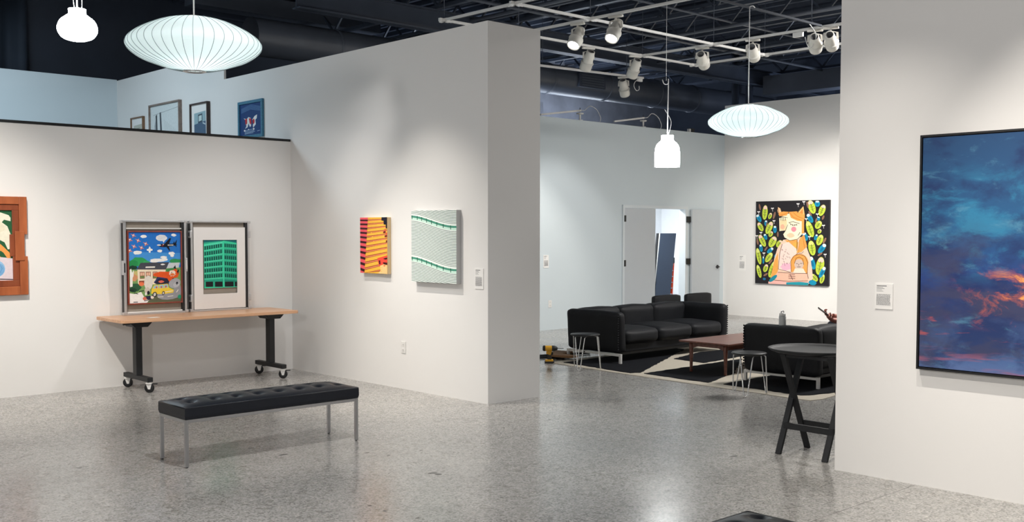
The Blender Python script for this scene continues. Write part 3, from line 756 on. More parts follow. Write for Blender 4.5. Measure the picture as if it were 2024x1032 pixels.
A.poly([(446, 102), (520, 102), (520, 255), (504, 255), (504, 204), (476, 200), (474, 150), (446, 146)], (22, 22, 40))
for x, y in ((470, 296), (490, 350), (506, 420)): A.poly([(x, y), (x+32, y-6), (x+32, y+20), (x, y+24)], (120, 26, 30))
for x, y in ((484, 262), (503, 312)): A.poly([(x, y), (x+18, y-2), (x+18, y+26), (x, y+28)], (236, 96, 70))
A.poly([(392, 660), (527, 620), (527, 740), (470, 742), (420, 770), (404, 720)], (238, 78, 62)).poly([(412, 690), (432, 688), (436, 740), (418, 742)], (60, 14, 24)).poly([(470, 664), (527, 650), (527, 672), (500, 680)], (60, 14, 24)).poly([(470, 714), (527, 720), (527, 752), (476, 740)], (74, 16, 26))
A.poly([(430, 760), (480, 742), (527, 756), (527, 875), (400, 866), (436, 830)], (246, 206, 140)).poly([(470, 760), (494, 750), (508, 760), (488, 776)], (228, 120, 70))
for y in (790, 815, 838): A.line([(434, y), (462, y-4)], 5, YEL)
A.build('printed_image', t, m_print, facing('-x', (6.467-XB, 0, 0.2975)))

t = canvas('canvas_print', 'white canvas with wavy green facade lines on the central wall', 6.455, XB, 8.436, 7.725, 1.132, 1.848, mat('grey_canvas_edge', rgb(186, 186, 186), 0.7, 0, 0.03))
A = Art([(0, 0), (100, 0), (100, 100), (0, 100)], 0.711, 0.716)
A.fill((240, 246, 242)); A.n += 1
def sag(u):
    t_ = max(0, min(1, (u-2)/95)); return 15.0*(t_*t_*(3-2*t_))*0.75+15*0.25*math.sin(t_*PI/2)
NS = 16
def wave(y0, wd, col):
    pts = [(100*k/NS, y0+sag(100*k/NS)) for k in range(NS+1)]
    for k in range(NS):
        a, b = pts[k], pts[k+1]
        if max(a[1], b[1])+wd < 0 or min(a[1], b[1]) > 100: continue
        A.poly([a, b, (b[0], b[1]+wd), (a[0], a[1]+wd)], col, True)
y = -16.0
while y < 101:
    if not (4.5 < y < 13.0 or 62.5 < y < 71.0): wave(y, 0.66, (66, 98, 88))
    if not (3.0 < y < 13.0 or 61.0 < y < 71.0): wave(y+0.66, 0.3, (190, 208, 200))
    y += 2.15
for yb in (6.6, 65.0):
    A.n += 1
    wave(yb, 2.9, (74, 150, 126)); wave(yb+2.9, 3.2, (206, 238, 224))
    for x in (1, 13, 23, 34, 45, 57, 71, 87):
        yy = yb+sag(x); A.poly([(x, yy-0.3), (x+1.6, yy-0.3), (x+1.6, yy+5.2), (x, yy+5.2)], (34, 96, 76))
A.build('printed_image', t, m_print, facing('-x', (6.455-XB, 0, 0.358)))

# ------------------------------------------------------------------ sunset sky painting on the right wall
def sky_paint():
    m = bpy.data.materials.new('oil_sunset_clouds'); m.use_nodes = True
    nt = m.node_tree; b = nt.nodes['Principled BSDF']; N = nt.nodes.new; L = nt.links.new
    tc = N('ShaderNodeTexCoord'); sx = N('ShaderNodeSeparateXYZ'); L(tc.outputs['Object'], sx.inputs[0])
    def mp(sc, off=(0, 0, 0), rot=0.0):
        q = N('ShaderNodeMapping'); q.inputs['Scale'].default_value = sc; q.inputs['Location'].default_value = off; q.inputs['Rotation'].default_value = (rot, 0, 0)
        L(tc.outputs['Object'], q.inputs[0]); return q
    def noise(m_, s, d=6, dist=0.6, r=0.62):
        n = N('ShaderNodeTexNoise'); n.inputs['Scale'].default_value = s; n.inputs['Detail'].default_value = d
        n.inputs['Distortion'].default_value = dist; n.inputs['Roughness'].default_value = r; L(m_.outputs[0], n.inputs['Vector']); return n.outputs['Fac']
    def ramp(src, st):
        r = N('ShaderNodeValToRGB'); e = r.color_ramp.elements
        while len(e) < len(st): e.new(0.5)
        for k, (p, c) in enumerate(st): e[k].position = p; e[k].color = c
        L(src, r.inputs[0]); return r.outputs[0]
    def mix(f, a, c):
        x = N('ShaderNodeMix'); x.data_type = 'RGBA'; L(f, x.inputs[0])
        for sock, val in ((x.inputs[6], a), (x.inputs[7], c)):
            if isinstance(val, tuple): sock.default_value = val
            else: L(val, sock)
        return x.outputs[2]
    def mth(op, a, c=None):
        x = N('ShaderNodeMath'); x.operation = op
        for k, val in enumerate((a, c)):
            if val is None: continue
            if isinstance(val, (int, float)): x.inputs[k].default_value = val
            else: L(val, x.inputs[k])
        return x.outputs[0]
    def mrange(src, a, c, lo=0, hi=1, smooth=True):
        x = N('ShaderNodeMapRange'); x.interpolation_type = 'SMOOTHSTEP' if smooth else 'LINEAR'
        x.inputs['From Min'].default_value = a; x.inputs['From Max'].default_value = c
        x.inputs['To Min'].default_value = lo; x.inputs['To Max'].default_value = hi; L(src, x.inputs['Value']); return x.outputs[0]
    z = sx.outputs['Z']; y = sx.outputs['Y']        # y: +0.75 left edge .. -0.75 right, z 0..1.49
    base = ramp(mrange(z, 0, 1.49, 0, 1, False), [(0.0, rgb(92, 112, 160)), (0.08, rgb(70, 100, 150)), (0.25, rgb(46, 60, 104)), (0.42, rgb(38, 62, 122)), (0.6, rgb(36, 92, 138)), (0.75, rgb(36, 80, 124)), (1.0, rgb(38, 74, 116))])
    big = noise(mp((1, 1.0, 1.7), (0, 3, 1), 0.2), 2.0, 9, 0.25, 0.6)
    c = mix(mth('MULTIPLY', mrange(big, 0.46, 0.62), 0.8), base, rgb(27, 44, 92))
    tl = noise(mp((1, 1.0, 1.9), (4, 1.3, 7), 0.3), 2.3, 9, 0.3, 0.66)
    band = mth('MULTIPLY', mrange(z, 0.5, 0.8), mrange(z, 1.38, 1.05))
    c = mix(mth('MULTIPLY', mrange(tl, 0.47, 0.64), mth('MULTIPLY', band, 0.85)), c, rgb(48, 128, 166))
    wisp = noise(mp((1, 1.4, 3.2), (9, 2, 3), 0.35), 3.0, 10, 0.4, 0.68)
    c = mix(mth('MULTIPLY', mrange(wisp, 0.55, 0.72), 0.5), c, rgb(92, 150, 178))
    pur = noise(mp((1, 1.0, 2.6), (1, 8, 5), -0.2), 2.2, 8, 0.3, 0.62)
    c = mix(mth('MULTIPLY', mrange(pur, 0.46, 0.62), mth('MULTIPLY', mrange(z, 1.05, 0.6), 0.65)), c, rgb(66, 66, 92))
    # fire lit cloud edges, low and to the right
    fire = noise(mp((1, 1.5, 2.6), (2, 5, 11), -0.4), 2.7, 11, 0.5, 0.7)
    fz = mth('MULTIPLY', mrange(z, 0.26, 0.36), mrange(z, 0.70, 0.58))
    fy = mrange(y, 0.62, 0.14, 0.0, 1.0)
    fm = mth('MULTIPLY', mrange(fire, 0.50, 0.62), mth('MULTIPLY', fz, fy))
    c = mix(mth('MULTIPLY', fm, 0.9), c, rgb(178, 92, 80))
    hot = mth('MULTIPLY', mrange(fire, 0.57, 0.66), mth('MULTIPLY', mth('MULTIPLY', mrange(z, 0.34, 0.44), mrange(z, 0.68, 0.58)), mrange(y, 0.34, 0.06)))
    c = mix(hot, c, rgb(246, 168, 92))
    str_ = noise(mp((1, 0.8, 5.0), (7, 3, 6), -0.45), 2.5, 9, 0.4, 0.65)
    c = mix(mth('MULTIPLY', mrange(str_, 0.58, 0.66), mth('MULTIPLY', mth('MULTIPLY', mrange(z, 0.16, 0.28), mrange(z, 0.5, 0.36)), 0.8)), c, rgb(196, 92, 84))
    low = noise(mp((1, 0.6, 6.0), (5, 4, 2), -0.2), 2.4, 8, 0.4, 0.62)
    c = mix(mth('MULTIPLY', mrange(low, 0.5, 0.62), mth('MULTIPLY', mrange(z, 0.2, 0.06), 0.7)), c, rgb(156, 96, 118))
    L(c, b.inputs['Base Color']); b.inputs['Roughness'].default_value = 0.45; b.inputs['Specular IOR Level'].default_value = 0.3
    bp = N('ShaderNodeBump'); bp.inputs['Strength'].default_value = 0.12; bp.inputs['Distance'].default_value = 0.003
    L(wisp, bp.inputs['Height']); L(bp.outputs['Normal'], b.inputs['Normal'])
    return m
RY1, RY0, RZ0, RZ1 = 3.092, 1.60, 0.76, 2.246
t = thing('framed_painting', 'large blue cloud and sunset painting in a thin black frame', 'painting', (XR, (RY0+RY1)/2, RZ0))
hw_, hh_ = (RY1-RY0)/2, RZ1-RZ0
for a in ((-hw_, hw_, 0, 0.013), (-hw_, hw_, hh_-0.013, hh_), (hw_-0.013, hw_, 0.013, hh_-0.013), (-hw_, -hw_+0.013, 0.013, hh_-0.013)):
    MB().box(-0.047, 0, a[0], a[1], a[2], a[3]).build('frame_bar', m_black, t)
MB().box(-0.012, 0, -hw_+0.013, hw_-0.013, 0.013, hh_-0.013).build('frame_back', m_black, t)
MB().box(-0.042, -0.012, -hw_+0.018, hw_-0.018, 0.018, hh_-0.018).build('canvas', sky_paint(), t)

# ------------------------------------------------------------------ fox woman painting in the lounge
FX = 17.125
t = canvas('canvas_painting', 'black canvas of an orange-haired fox woman holding a child among leaves', FX, XL, 11.51, 9.945, 0.655, 2.228, mat('black_canvas_edge', rgb(34, 33, 36), 0.7, 0, 0.05))
A = Art([(205, 88), (887, 67), (878, 868), (200, 845)], 1.565, 1.573)
A.fill((36, 34, 38))
GN = (196, 214, 72); GN2 = (222, 230, 130); BL = (26, 146, 184); BR_ = (150, 112, 92); WH = (238, 234, 232)
greens = [(293,188,26,68,5),(250,322,24,45,-30),(335,330,28,62,25),(268,450,25,62,-28),(368,460,33,55,30),(432,478,26,38,35),(235,595,22,78,-12),(333,605,26,52,35),(238,735,20,62,-15),(303,705,22,38,20),(366,715,28,80,20),(350,388,20,28,30),(343,220,17,30,20),(730,135,32,65,-18),(822,165,28,55,20),(715,340,30,78,-18),(790,300,28,40,30),(803,440,28,52,20),(733,515,32,70,-10),(800,360,17,22,30),(805,680,36,85,10),(825,800,20,45,15),(755,790,24,42,-40)]
blues = [(235,243,20,38,-30),(303,287,15,25,5),(390,345,17,33,0),(300,415,16,28,-20),(257,520,16,35,-10),(345,540,18,36,50),(280,630,9,35,0),(400,590,14,20,40),(715,240,22,46,-30),(780,105,24,28,0),(790,243,15,18,10),(672,410,24,40,-20),(768,415,14,28,20),(822,520,24,52,35),(738,655,24,62,-15),(825,740,20,56,25)]
brs = [(383,215,10,35,15),(243,140,9,30,-10),(418,390,8,25,0),(305,525,8,25,35),(350,645,9,28,40),(303,765,9,24,60),(223,460,9,30,-10),(845,445,10,30,25),(806,572,9,26,55),(692,115,9,30,-10),(715,195,9,26,-30),(770,260,8,22,10),(832,232,9,22,20),(312,300,7,22,10)]
rnd = random.Random(4)
for x, y, a, b, g in greens:
    A.ell(x, y, a, b, g, GN, 18); r_ = math.radians(g)
    A.ell(x+math.sin(r_)*b*0.62, y-math.cos(r_)*b*0.62, a*0.7, b*0.3, g, (240, 206, 190) if rnd.random() < 0.5 else GN2, 12)
    A.ell(x-math.sin(r_)*b*0.08, y+math.cos(r_)*b*0.08, a*0.45, b*0.55, g, (184, 204, 72), 12)
    A.line([(x+math.sin(r_)*b*0.5, y-math.cos(r_)*b*0.5), (x-math.sin(r_)*b*0.75, y+math.cos(r_)*b*0.75)], 4, (70, 84, 40))
    for s_ in (-0.3, 0.05, 0.4):
        mx_, my_ = x-math.sin(r_)*b*s_, y+math.cos(r_)*b*s_
        A.line([(mx_, my_), (mx_+math.cos(r_)*a*0.6-math.sin(r_)*6, my_+math.sin(r_)*a*0.6-8)], 2.5, (80, 96, 44)); A.line([(mx_, my_), (mx_-math.cos(r_)*a*0.6, my_-math.sin(r_)*a*0.6-8)], 2.5, (80, 96, 44))
for x, y, a, b, g in blues:
    A.ell(x, y, a, b, g, BL, 16); r_ = math.radians(g)
    A.ell(x+math.sin(r_)*b*0.7, y-math.cos(r_)*b*0.7, a*0.72, b*0.3, g, (222, 238, 242), 12); A.ell(x, y+b*0.1, a*0.45, b*0.45, g, (16, 112, 156), 10)
for x, y, a, b, g in brs: A.ell(x, y, a, b, g, BR_, 12); A.line([(x, y-b*0.7), (x, y+b*0.7)], 2, (90, 60, 50))
for x, y in [(365,155),(232,188),(380,270),(255,380),(605,112),(658,92),(780,205),(835,310),(285,570),(215,410),(850,578),(710,415),(680,250)]:
    A.ell(x-6, y-5, 8, 6, 35, WH, 8).ell(x+7, y-5, 8, 6, -35, WH, 8).line([(x, y), (x+3, y+24)], 3, WH)
PE = (250, 206, 182); CR = (250, 238, 206); OR = (243, 164, 84); OD = (206, 110, 40); LN = (48, 28, 26)
A.poly([(470, 440), (560, 430), (650, 410), (690, 520), (735, 700), (742, 800), (700, 856), (338, 850), (372, 700), (384, 620), (415, 520)], PE)
A.poly([(384, 640), (420, 560), (424, 720), (380, 820), (340, 850)], (242, 170, 84)).poly([(670, 470), (720, 600), (742, 790), (705, 800), (690, 600)], (250, 206, 186))
A.poly([(480, 445), (600, 440), (600, 540), (560, 520), (520, 470)], OR).poly([(560, 470), (610, 460), (600, 560), (560, 560)], (240, 176, 80))
A.poly([(460, 480), (520, 460), (600, 530), (590, 570), (540, 620), (540, 742), (424, 712), (438, 560)], (250, 218, 208)).blob(500, 690, 60, 36, (244, 184, 204), 31)
for k in range(26):
    x = 452+rnd.random()*90; y = 520+rnd.random()*150; A.line([(x, y), (x+5, y+12)], 3, (90, 60, 56))
A.poly([(428, 240), (520, 196), (640, 240), (644, 390), (600, 432), (530, 446), (478, 420), (468, 392), (492, 356), (430, 362)], CR)
A.poly([(436, 262), (500, 250), (505, 310), (490, 352), (436, 352)], (248, 214, 168)).blob(462, 320, 24, 28, (248, 180, 150), 33).poly([(500, 300), (560, 280), (630, 300), (630, 390), (560, 430), (490, 400)], (251, 240, 210)).blob(540, 400, 40, 26, (246, 206, 170), 34)
A.ell(567, 342, 24, 24, 0, (246, 146, 160), 18)
A.poly([(418, 138), (440, 150), (452, 190), (424, 210), (412, 170)], (244, 196, 150)).poly([(590, 196), (655, 124), (668, 200), (640, 230)], (244, 196, 130)).poly([(612, 200), (648, 150), (652, 200)], (222, 140, 70))
A.poly([(424, 190), (470, 178), (520, 182), (500, 216), (430, 222)], OR).poly([(520, 182), (590, 176), (650, 200), (664, 270), (600, 264), (540, 236)], OR).poly([(640, 210), (668, 200), (664, 380), (640, 380)], OR)
A.poly([(622, 430), (662, 390), (690, 500), (640, 552), (600, 560), (612, 500)], OR)
for p in ([(530, 190), (560, 230), (640, 262)], [(560, 186), (600, 222), (655, 244)], [(430, 212), (470, 206), (512, 190)], [(620, 440), (610, 550)], [(650, 410), (668, 520)]): A.line(p, 4, OD)
for p in ([(428, 240), (432, 360), (490, 356)], [(490, 356), (510, 300)], [(468, 392), (480, 420), (530, 448), (602, 434), (646, 388)], [(436, 236), (470, 228), (510, 236)], [(520, 280), (560, 272), (620, 290)], [(524, 284), (560, 306), (600, 300)], [(442, 232), (446, 262)], [(456, 232), (460, 266)], [(470, 232), (474, 266)], [(486, 234), (490, 262)], [(540, 292), (536, 304)], [(556, 296), (554, 310)], [(572, 296), (574, 310)], [(588, 294), (594, 306)], [(460, 480), (438, 560), (424, 712), (540, 742)], [(600, 440), (596, 540)], [(664, 240), (664, 380)], [(625, 370), (606, 400)], [(600, 190), (655, 126), (668, 200)], [(415, 140), (424, 205)]): A.line(p, 4.5, LN)
# child and arms
A.ell(620, 650, 82, 80, 0, OR, 20).poly([(540, 640), (575, 640), (580, 740), (545, 740)], OR).poly([(660, 640), (696, 640), (692, 752), (660, 750)], OR)
A.ell(616, 668, 42, 50, 0, (214, 190, 176), 18).poly([(580, 705), (655, 705), (680, 750), (560, 750)], (246, 224, 206))
for p in ([(545, 742), (540, 640), (570, 590), (620, 572), (670, 592), (696, 650), (692, 750)], [(575, 660), (590, 610), (620, 600), (650, 615), (660, 670)], [(588, 660), (606, 662)], [(626, 660), (648, 658)], [(600, 692), (632, 690)], [(616, 664), (612, 680)], [(588, 578), (610, 560), (640, 566), (658, 548)]): A.line(p, 4, LN)
A.poly([(418, 742), (540, 748), (690, 752), (702, 800), (690, 828), (520, 832), (380, 818), (392, 770)], (250, 192, 168)).poly([(330, 830), (420, 818), (520, 832), (700, 828), (700, 868), (330, 850)], (246, 186, 176))
for p in ([(418, 742), (540, 750), (692, 752)], [(360, 814), (520, 826), (700, 820)], [(520, 768), (580, 764)], [(518, 784), (584, 782)], [(520, 800), (582, 800)], [(535, 760), (560, 812)], [(690, 740), (702, 800)]): A.line(p, 4.5, LN)
A.poly([(500, 836), (620, 830), (705, 838), (700, 866), (500, 856)], (40, 150, 166)).ell(375, 800, 18, 48, 50, (34, 140, 160), 14).ell(740, 836, 36, 24, 10, BL, 14).blob(290, 806, 18, 14, (40, 110, 150), 35)
A.build('painted_image', t, m_paint, facing('-x', (FX-XL, 0, 0.7865)))

# ------------------------------------------------------------------ painting with a stepped wooden frame on the left wall
m_cherry = wood('cherry_wood', rgb(150, 78, 42), rgb(182, 102, 60), (14, 14, 2.5), 0.4)
m_cherry2 = wood('cherry_wood_dark', rgb(124, 60, 34), rgb(152, 80, 48), (14, 14, 2.5), 0.4)
LX1, LX0, LZ0, LZ1 = 3.508, 2.30, 1.012, 1.978
t = thing('framed_painting', 'painting of animals in a stepped cherry wood frame, cut by the left edge', 'painting', ((LX0+LX1)/2, YA, LZ0))
cx_ = (LX0+LX1)/2; H_ = LZ1-LZ0
def fb(x0, x1, z0, z1, y0, y1, m_=m_cherry, nm='frame_bar'):
    return MB().box(x0-cx_, x1-cx_, y0, y1, z0-LZ0, z1-LZ0).build(nm, m_, t, 0.004)
R = LX1
fb(LX0, R-0.075, LZ1-0.075, LZ1, -0.05, 0); fb(LX0, R-0.075, LZ0, LZ0+0.085, -0.05, 0)
fb(R-0.075, R, 1.608, LZ1, -0.05, 0); fb(R-0.075, R, LZ0, 1.392, -0.05, 0); fb(R-0.10, R-0.03, 1.392, 1.608, -0.05, 0)
fb(R-0.118, R-0.03, 1.35, 1.64, -0.058, -0.05, m_cherry, 'frame_block')
for a in ((LX0, R-0.075, LZ1-0.135, LZ1-0.075), (LX0, R-0.075, LZ0+0.085, LZ0+0.145)): fb(*a, -0.036, 0, m_cherry2, 'inner_moulding')
fb(R-0.135, R-0.075, LZ0+0.145, 1.392, -0.036, 0, m_cherry2, 'inner_moulding'); fb(R-0.135, R-0.075, 1.608, LZ1-0.135, -0.036, 0, m_cherry2, 'inner_moulding')
fb(R-0.16, R-0.10, 1.392, 1.608, -0.036, 0, m_cherry2, 'inner_moulding')
for a in ((LX0, LX0+0.07, LZ0+0.085, LZ1-0.075),): fb(*a, -0.05, 0)
ix0, ix1, iz0, iz1 = LX0+0.07, R-0.135, LZ0+0.145, LZ1-0.135
fb(ix0, ix1, iz0, iz1, -0.02, 0, m_white, 'panel')
A = Art([(-560, 140), (160, 142), (160, 838), (-560, 838)], ix1-ix0, iz1-iz0)
A.fill((40, 92, 58))
A.poly([(-560, 640), (-300, 600), (0, 590), (160, 620), (160, 838), (-560, 838)], (222, 208, 214)).blob(60, 330, 40, 80, (56, 124, 70), 41)
A.poly([(-120, 150), (10, 150), (90, 165), (140, 190), (152, 215), (152, 250), (110, 235), (94, 260), (130, 300), (156, 400), (158, 520), (130, 530), (110, 460), (60, 420), (40, 370), (-40, 380), (-200, 300), (-220, 200)], (232, 228, 208))
A.poly([(-10, 205), (24, 200), (26, 214), (-6, 222)], (40, 44, 44)).blob(60, 310, 60, 60, (226, 220, 196), 42)
A.poly([(-40, 370), (20, 350), (70, 330), (76, 350), (20, 390), (30, 430), (70, 460), (100, 500), (140, 560), (150, 612), (126, 618), (100, 560), (80, 540), (70, 590), (88, 608), (66, 606), (56, 560), (30, 570), (20, 600), (-10, 600), (-160, 580), (-200, 470), (-120, 430)], (240, 158, 84))
A.blob(20, 410, 20, 26, (76, 140, 64), 43).blob(14, 560, 24, 18, (96, 160, 70), 44)
A.ell(20, 720, 90, 98, 0, (150, 192, 226), 20).ell(60, 730, 46, 66, 0, (120, 170, 214), 16)
for k in range(6): A.line([(-40+20*k, 640), (-20+22*k, 720), (-40+20*k, 800)], 5, (96, 146, 198))
A.blob(-300, 400, 110, 150, (210, 120, 90), 45).blob(-420, 700, 90, 80, (240, 206, 90), 46)
A.line([(-200, 828), (60, 822), (160, 830)], 8, (40, 30, 34))
A.build('painted_image', t, m_paint, facing('-y', ((ix0+ix1)/2-cx_, -0.02, (iz0+iz1)/2-LZ0)))

# ------------------------------------------------------------------ framed pictures of the rear room (seen above the low wall)
def frame_x(label, y_hi, y_lo, z0, z1, fwd, depth, fm, draw, mat_in, nm='framed_picture'):
    t = thing(nm, label, 'picture', (XB, (y_hi+y_lo)/2, z0), 0, 'pictures in the rear room')
    hw_ = (y_hi-y_lo)/2; hh_ = z1-z0
    for a in ((-hw_, hw_, 0, fwd), (-hw_, hw_, hh_-fwd, hh_), (hw_-fwd, hw_, fwd, hh_-fwd), (-hw_, -hw_+fwd, fwd, hh_-fwd)):
        MB().box(-depth, 0, a[0], a[1], a[2], a[3]).build('frame_bar', fm, t, 0.002)
    MB().box(-depth*0.5, 0, -hw_+fwd, hw_-fwd, fwd, hh_-fwd).build('mat_board', mat_in, t)
    A_ = Art([(0, 0), (100, 0), (100, 100), (0, 100)], 2*hw_-2*fwd, hh_-2*fwd); draw(A_)
    A_.build('printed_image', t, m_print, facing('-x', (-depth*0.5, 0, hh_/2)))
m_fgrey = wood('grey_brown_frame', rgb(120, 106, 98), rgb(146, 130, 120), (20, 3, 20), 0.5)
m_fdark = wood('dark_walnut_frame', rgb(48, 34, 32), rgb(66, 48, 44), (20, 3, 20), 0.45)
m_fbrown = wood('brown_frame', rgb(104, 76, 52), rgb(130, 98, 70), (20, 3, 20), 0.45)
m_fteal = mat('teal_speckled_frame', rgb(58, 118, 146), 0.5, 0, 0.5, 60)
def d_small(A_): A_.poly([(18, 30), (88, 26), (88, 70), (18, 74)], (190, 190, 178)); A_.line([(30, 45), (74, 42)], 3, (150, 150, 140))
frame_x('smallest brown-framed picture, leftmost above the low wall', 15.33, 14.90, 2.95, 3.33, 0.018, 0.04, m_fbrown, d_small, m_mat)
def d_wide(A_):
    A_.fill((214, 220, 220)); A_.line([(10, 18), (94, 10)], 0.9, (150, 156, 158))
    A_.poly([(18, 20), (23, 17), (25, 80), (20, 85)], (50, 54, 60)).poly([(32, 15), (37, 14), (41, 70), (35, 84)], (70, 74, 80)).poly([(14, 40), (19, 24), (20, 70), (15, 60)], (150, 156, 160))
    for k in range(9): A_.line([(48+5*k, 30+3*k), (53+5*k, 62+2*k)], 0.7, (180, 186, 188))
frame_x('wide grey-framed pale drawing with two dark strokes', 14.67, 13.69, 2.70, 3.458, 0.022, 0.05, m_fgrey, d_wide, m_mat)
def d_blue(A_):
    A_.poly([(16, 20), (86, 17), (88, 96), (16, 96)], (72, 96, 122)).poly([(16, 20), (86, 17), (86, 40), (16, 46)], (150, 178, 186)).poly([(40, 24), (66, 22), (66, 42), (40, 44)], (60, 78, 92)).poly([(44, 27), (62, 26), (62, 38), (44, 40)], (196, 214, 214)).line([(68, 44), (84, 48)], 3, (190, 205, 210))
frame_x('narrow dark-framed picture of a blue wall and window', 13.37, 12.86, 2.75, 3.36, 0.018, 0.05, m_fdark, d_blue, m_mat)
def d_poster(A_):
    A_.fill((26, 62, 118))
    for k in range(7): A_.line([(6, 14+k*2.2), (50, 4+k*2.4), (94, 14+k*2.2)], 0.8, (96, 140, 186))
    A_.poly([(18, 44), (26, 52), (30, 70), (24, 78), (36, 74), (40, 62), (46, 74), (52, 72), (50, 46), (40, 42), (32, 48)], (228, 228, 228)).poly([(24, 48), (34, 46), (34, 62), (26, 66)], (186, 40, 52)).poly([(42, 46), (52, 48), (54, 66), (46, 64)], (196, 44, 56))
    A_.poly([(58, 52), (68, 42), (80, 38), (78, 50), (72, 54), (74, 68), (62, 78), (60, 70), (66, 60)], (232, 232, 232)).ell(64, 58, 5, 8, 0, (186, 40, 52)).ell(22, 84, 4, 3, 0, WH).ell(40, 82, 3, 2, 0, WH).ell(64, 82, 4, 3, 0, WH)
    for y, a, b in ((84, 22, 58), (88, 22, 66), (91.5, 22, 70), (95, 22, 62), (90, 80, 92)): A_.line([(a, y), (b, y-1.5)], 1.4, (170, 196, 220))
frame_x('blue poster with red and white figures in a teal frame', 12.07, 11.46, 2.805, 3.268, 0.036, 0.03, m_fteal, d_poster, m_mat, 'framed_poster')

# ------------------------------------------------------------------ wall labels and outlets
m_card = mat('label_card', (0.86, 0.85, 0.83, 1), 0.6, 0, 0.01)
def label_card(lab, wall, c0, z0, wd, h_, dens, normal, blk=(0.08, 0.55)):
    base = (wall, c0, z0) if normal == '-x' else (c0, wall, z0)
    t = thing('wall_label', lab, 'label', base, 0, 'artwork labels')
    if normal == '-x': MB().box(-0.006, 0, -wd/2, wd/2, 0, h_).build('card', m_card, t)
    else: MB().box(-wd/2, wd/2, -0.006, 0, 0, h_).build('card', m_card, t)
    A_ = Art([(0, 0), (100, 0), (100, 100), (0, 100)], wd, h_)
    y = 9
    for k, (ln, th) in enumerate(((56, 2.6), (36, 1.4), (44, 1.6), (30, 1.2), (38, 1.2))): A_.line([(10, y), (10+ln, y)], th, (70, 70, 74) if k == 0 else (120, 120, 124)); y += 5.2
    y = 42
    rnd_ = random.Random(len(lab))
    while y < 86:
        x = 10
        while x < 84:
            wl = 4+rnd_.random()*9; A_.line([(x, y), (min(88, x+wl), y)], 1.5, (128, 128, 132)); x += wl+2
        y += dens
    off = (-0.006, 0, h_/2) if normal == '-x' else (0, -0.006, h_/2)
    A_.build('printed_text', t, m_print, facing(normal, off))
label_card('white artwork label beside the wavy green canvas', XB, 7.458, 1.092, 0.122, 0.196, 3.2, '-x')
label_card('white artwork label left of the large sunset painting', XR, 3.34, 1.127, 0.125, 0.168, 3.4, '-x')
label_card('white artwork label left of the fox woman painting', XL, 11.845, 0.89, 0.145, 0.30, 3.0, '-x')
label_card('white artwork label on the far wall left of the double door', YF, 12.205, 1.04, 0.12, 0.215, 3.0, '-y')
def outlet(lab, base, normal):
    t = thing('wall_outlet', lab, 'outlet', base, 0, 'wall outlets')
    def bx(u0, u1, z0, z1, d0, d1, nm, m_, par):
        if normal == '-x': return MB().box(-d1, -d0, u0, u1, z0, z1).build(nm, m_, par, 0.002)
        return MB().box(u0, u1, -d1, -d0, z0, z1).build(nm, m_, par, 0.002)
    p = bx(-0.038, 0.038, 0, 0.122, 0, 0.007, 'cover_plate', m_white, t)
    for z in (0.032, 0.09):
        r_ = bx(-0.017, 0.017, z-0.014, z+0.014, 0.007, 0.0095, 'receptacle', m_white, t)
        for u in (-0.007, 0.006): bx(u-0.0015, u+0.0015, z-0.004, z+0.007, 0.0095, 0.010, 'slot', m_black, r_)
outlet('white wall outlet on the central wall below the canvases', (XB, 8.653, 0.376), '-x')
outlet('white wall outlet on the far wall near the partition', (12.30, YF, 0.375), '-y')

# ------------------------------------------------------------------ pendant lamps
def shade_mat():
    m = bpy.data.materials.new('lamp_shade_film'); m.use_nodes = True; nt = m.node_tree
    b = nt.nodes['Principled BSDF']; out = nt.nodes['Material Output']
    tr = nt.nodes.new('ShaderNodeBsdfTranslucent'); tr.inputs[0].default_value = (0.88, 0.955, 0.955, 1)
    n = nt.nodes.new('ShaderNodeTexNoise'); n.inputs['Scale'].default_value = 3
    b.inputs['Base Color'].default_value = (0.8, 0.85, 0.85, 1); b.inputs['Roughness'].default_value = 0.6
    mx = nt.nodes.new('ShaderNodeMixShader'); mx.inputs[0].default_value = 0.25
    nt.links.new(tr.outputs[0], mx.inputs[1]); nt.links.new(b.outputs[0], mx.inputs[2]); nt.links.new(mx.outputs[0], out.inputs['Surface'])
    return m
m_shade = shade_mat()
m_ribw = mat('rib_wire', rgb(140, 155, 158), 0.6, 0, 0.03)
m_cord = mat('white_cord', (0.8, 0.8, 0.8, 1), 0.5, 0, 0.02)
m_opal = emis('glowing_opal_glass', (0.97, 1.0, 0.99), 45.0)
SAUCER = [(0.062, 0.178), (0.14, 0.168), (0.22, 0.148), (0.30, 0.115), (0.365, 0.082), (0.415, 0.048), (0.442, 0.018), (0.449, -0.008), (0.441, -0.034), (0.408, -0.068), (0.35, -0.104), (0.28, -0.130), (0.20, -0.157), (0.13, -0.174), (0.075, -0.182)]
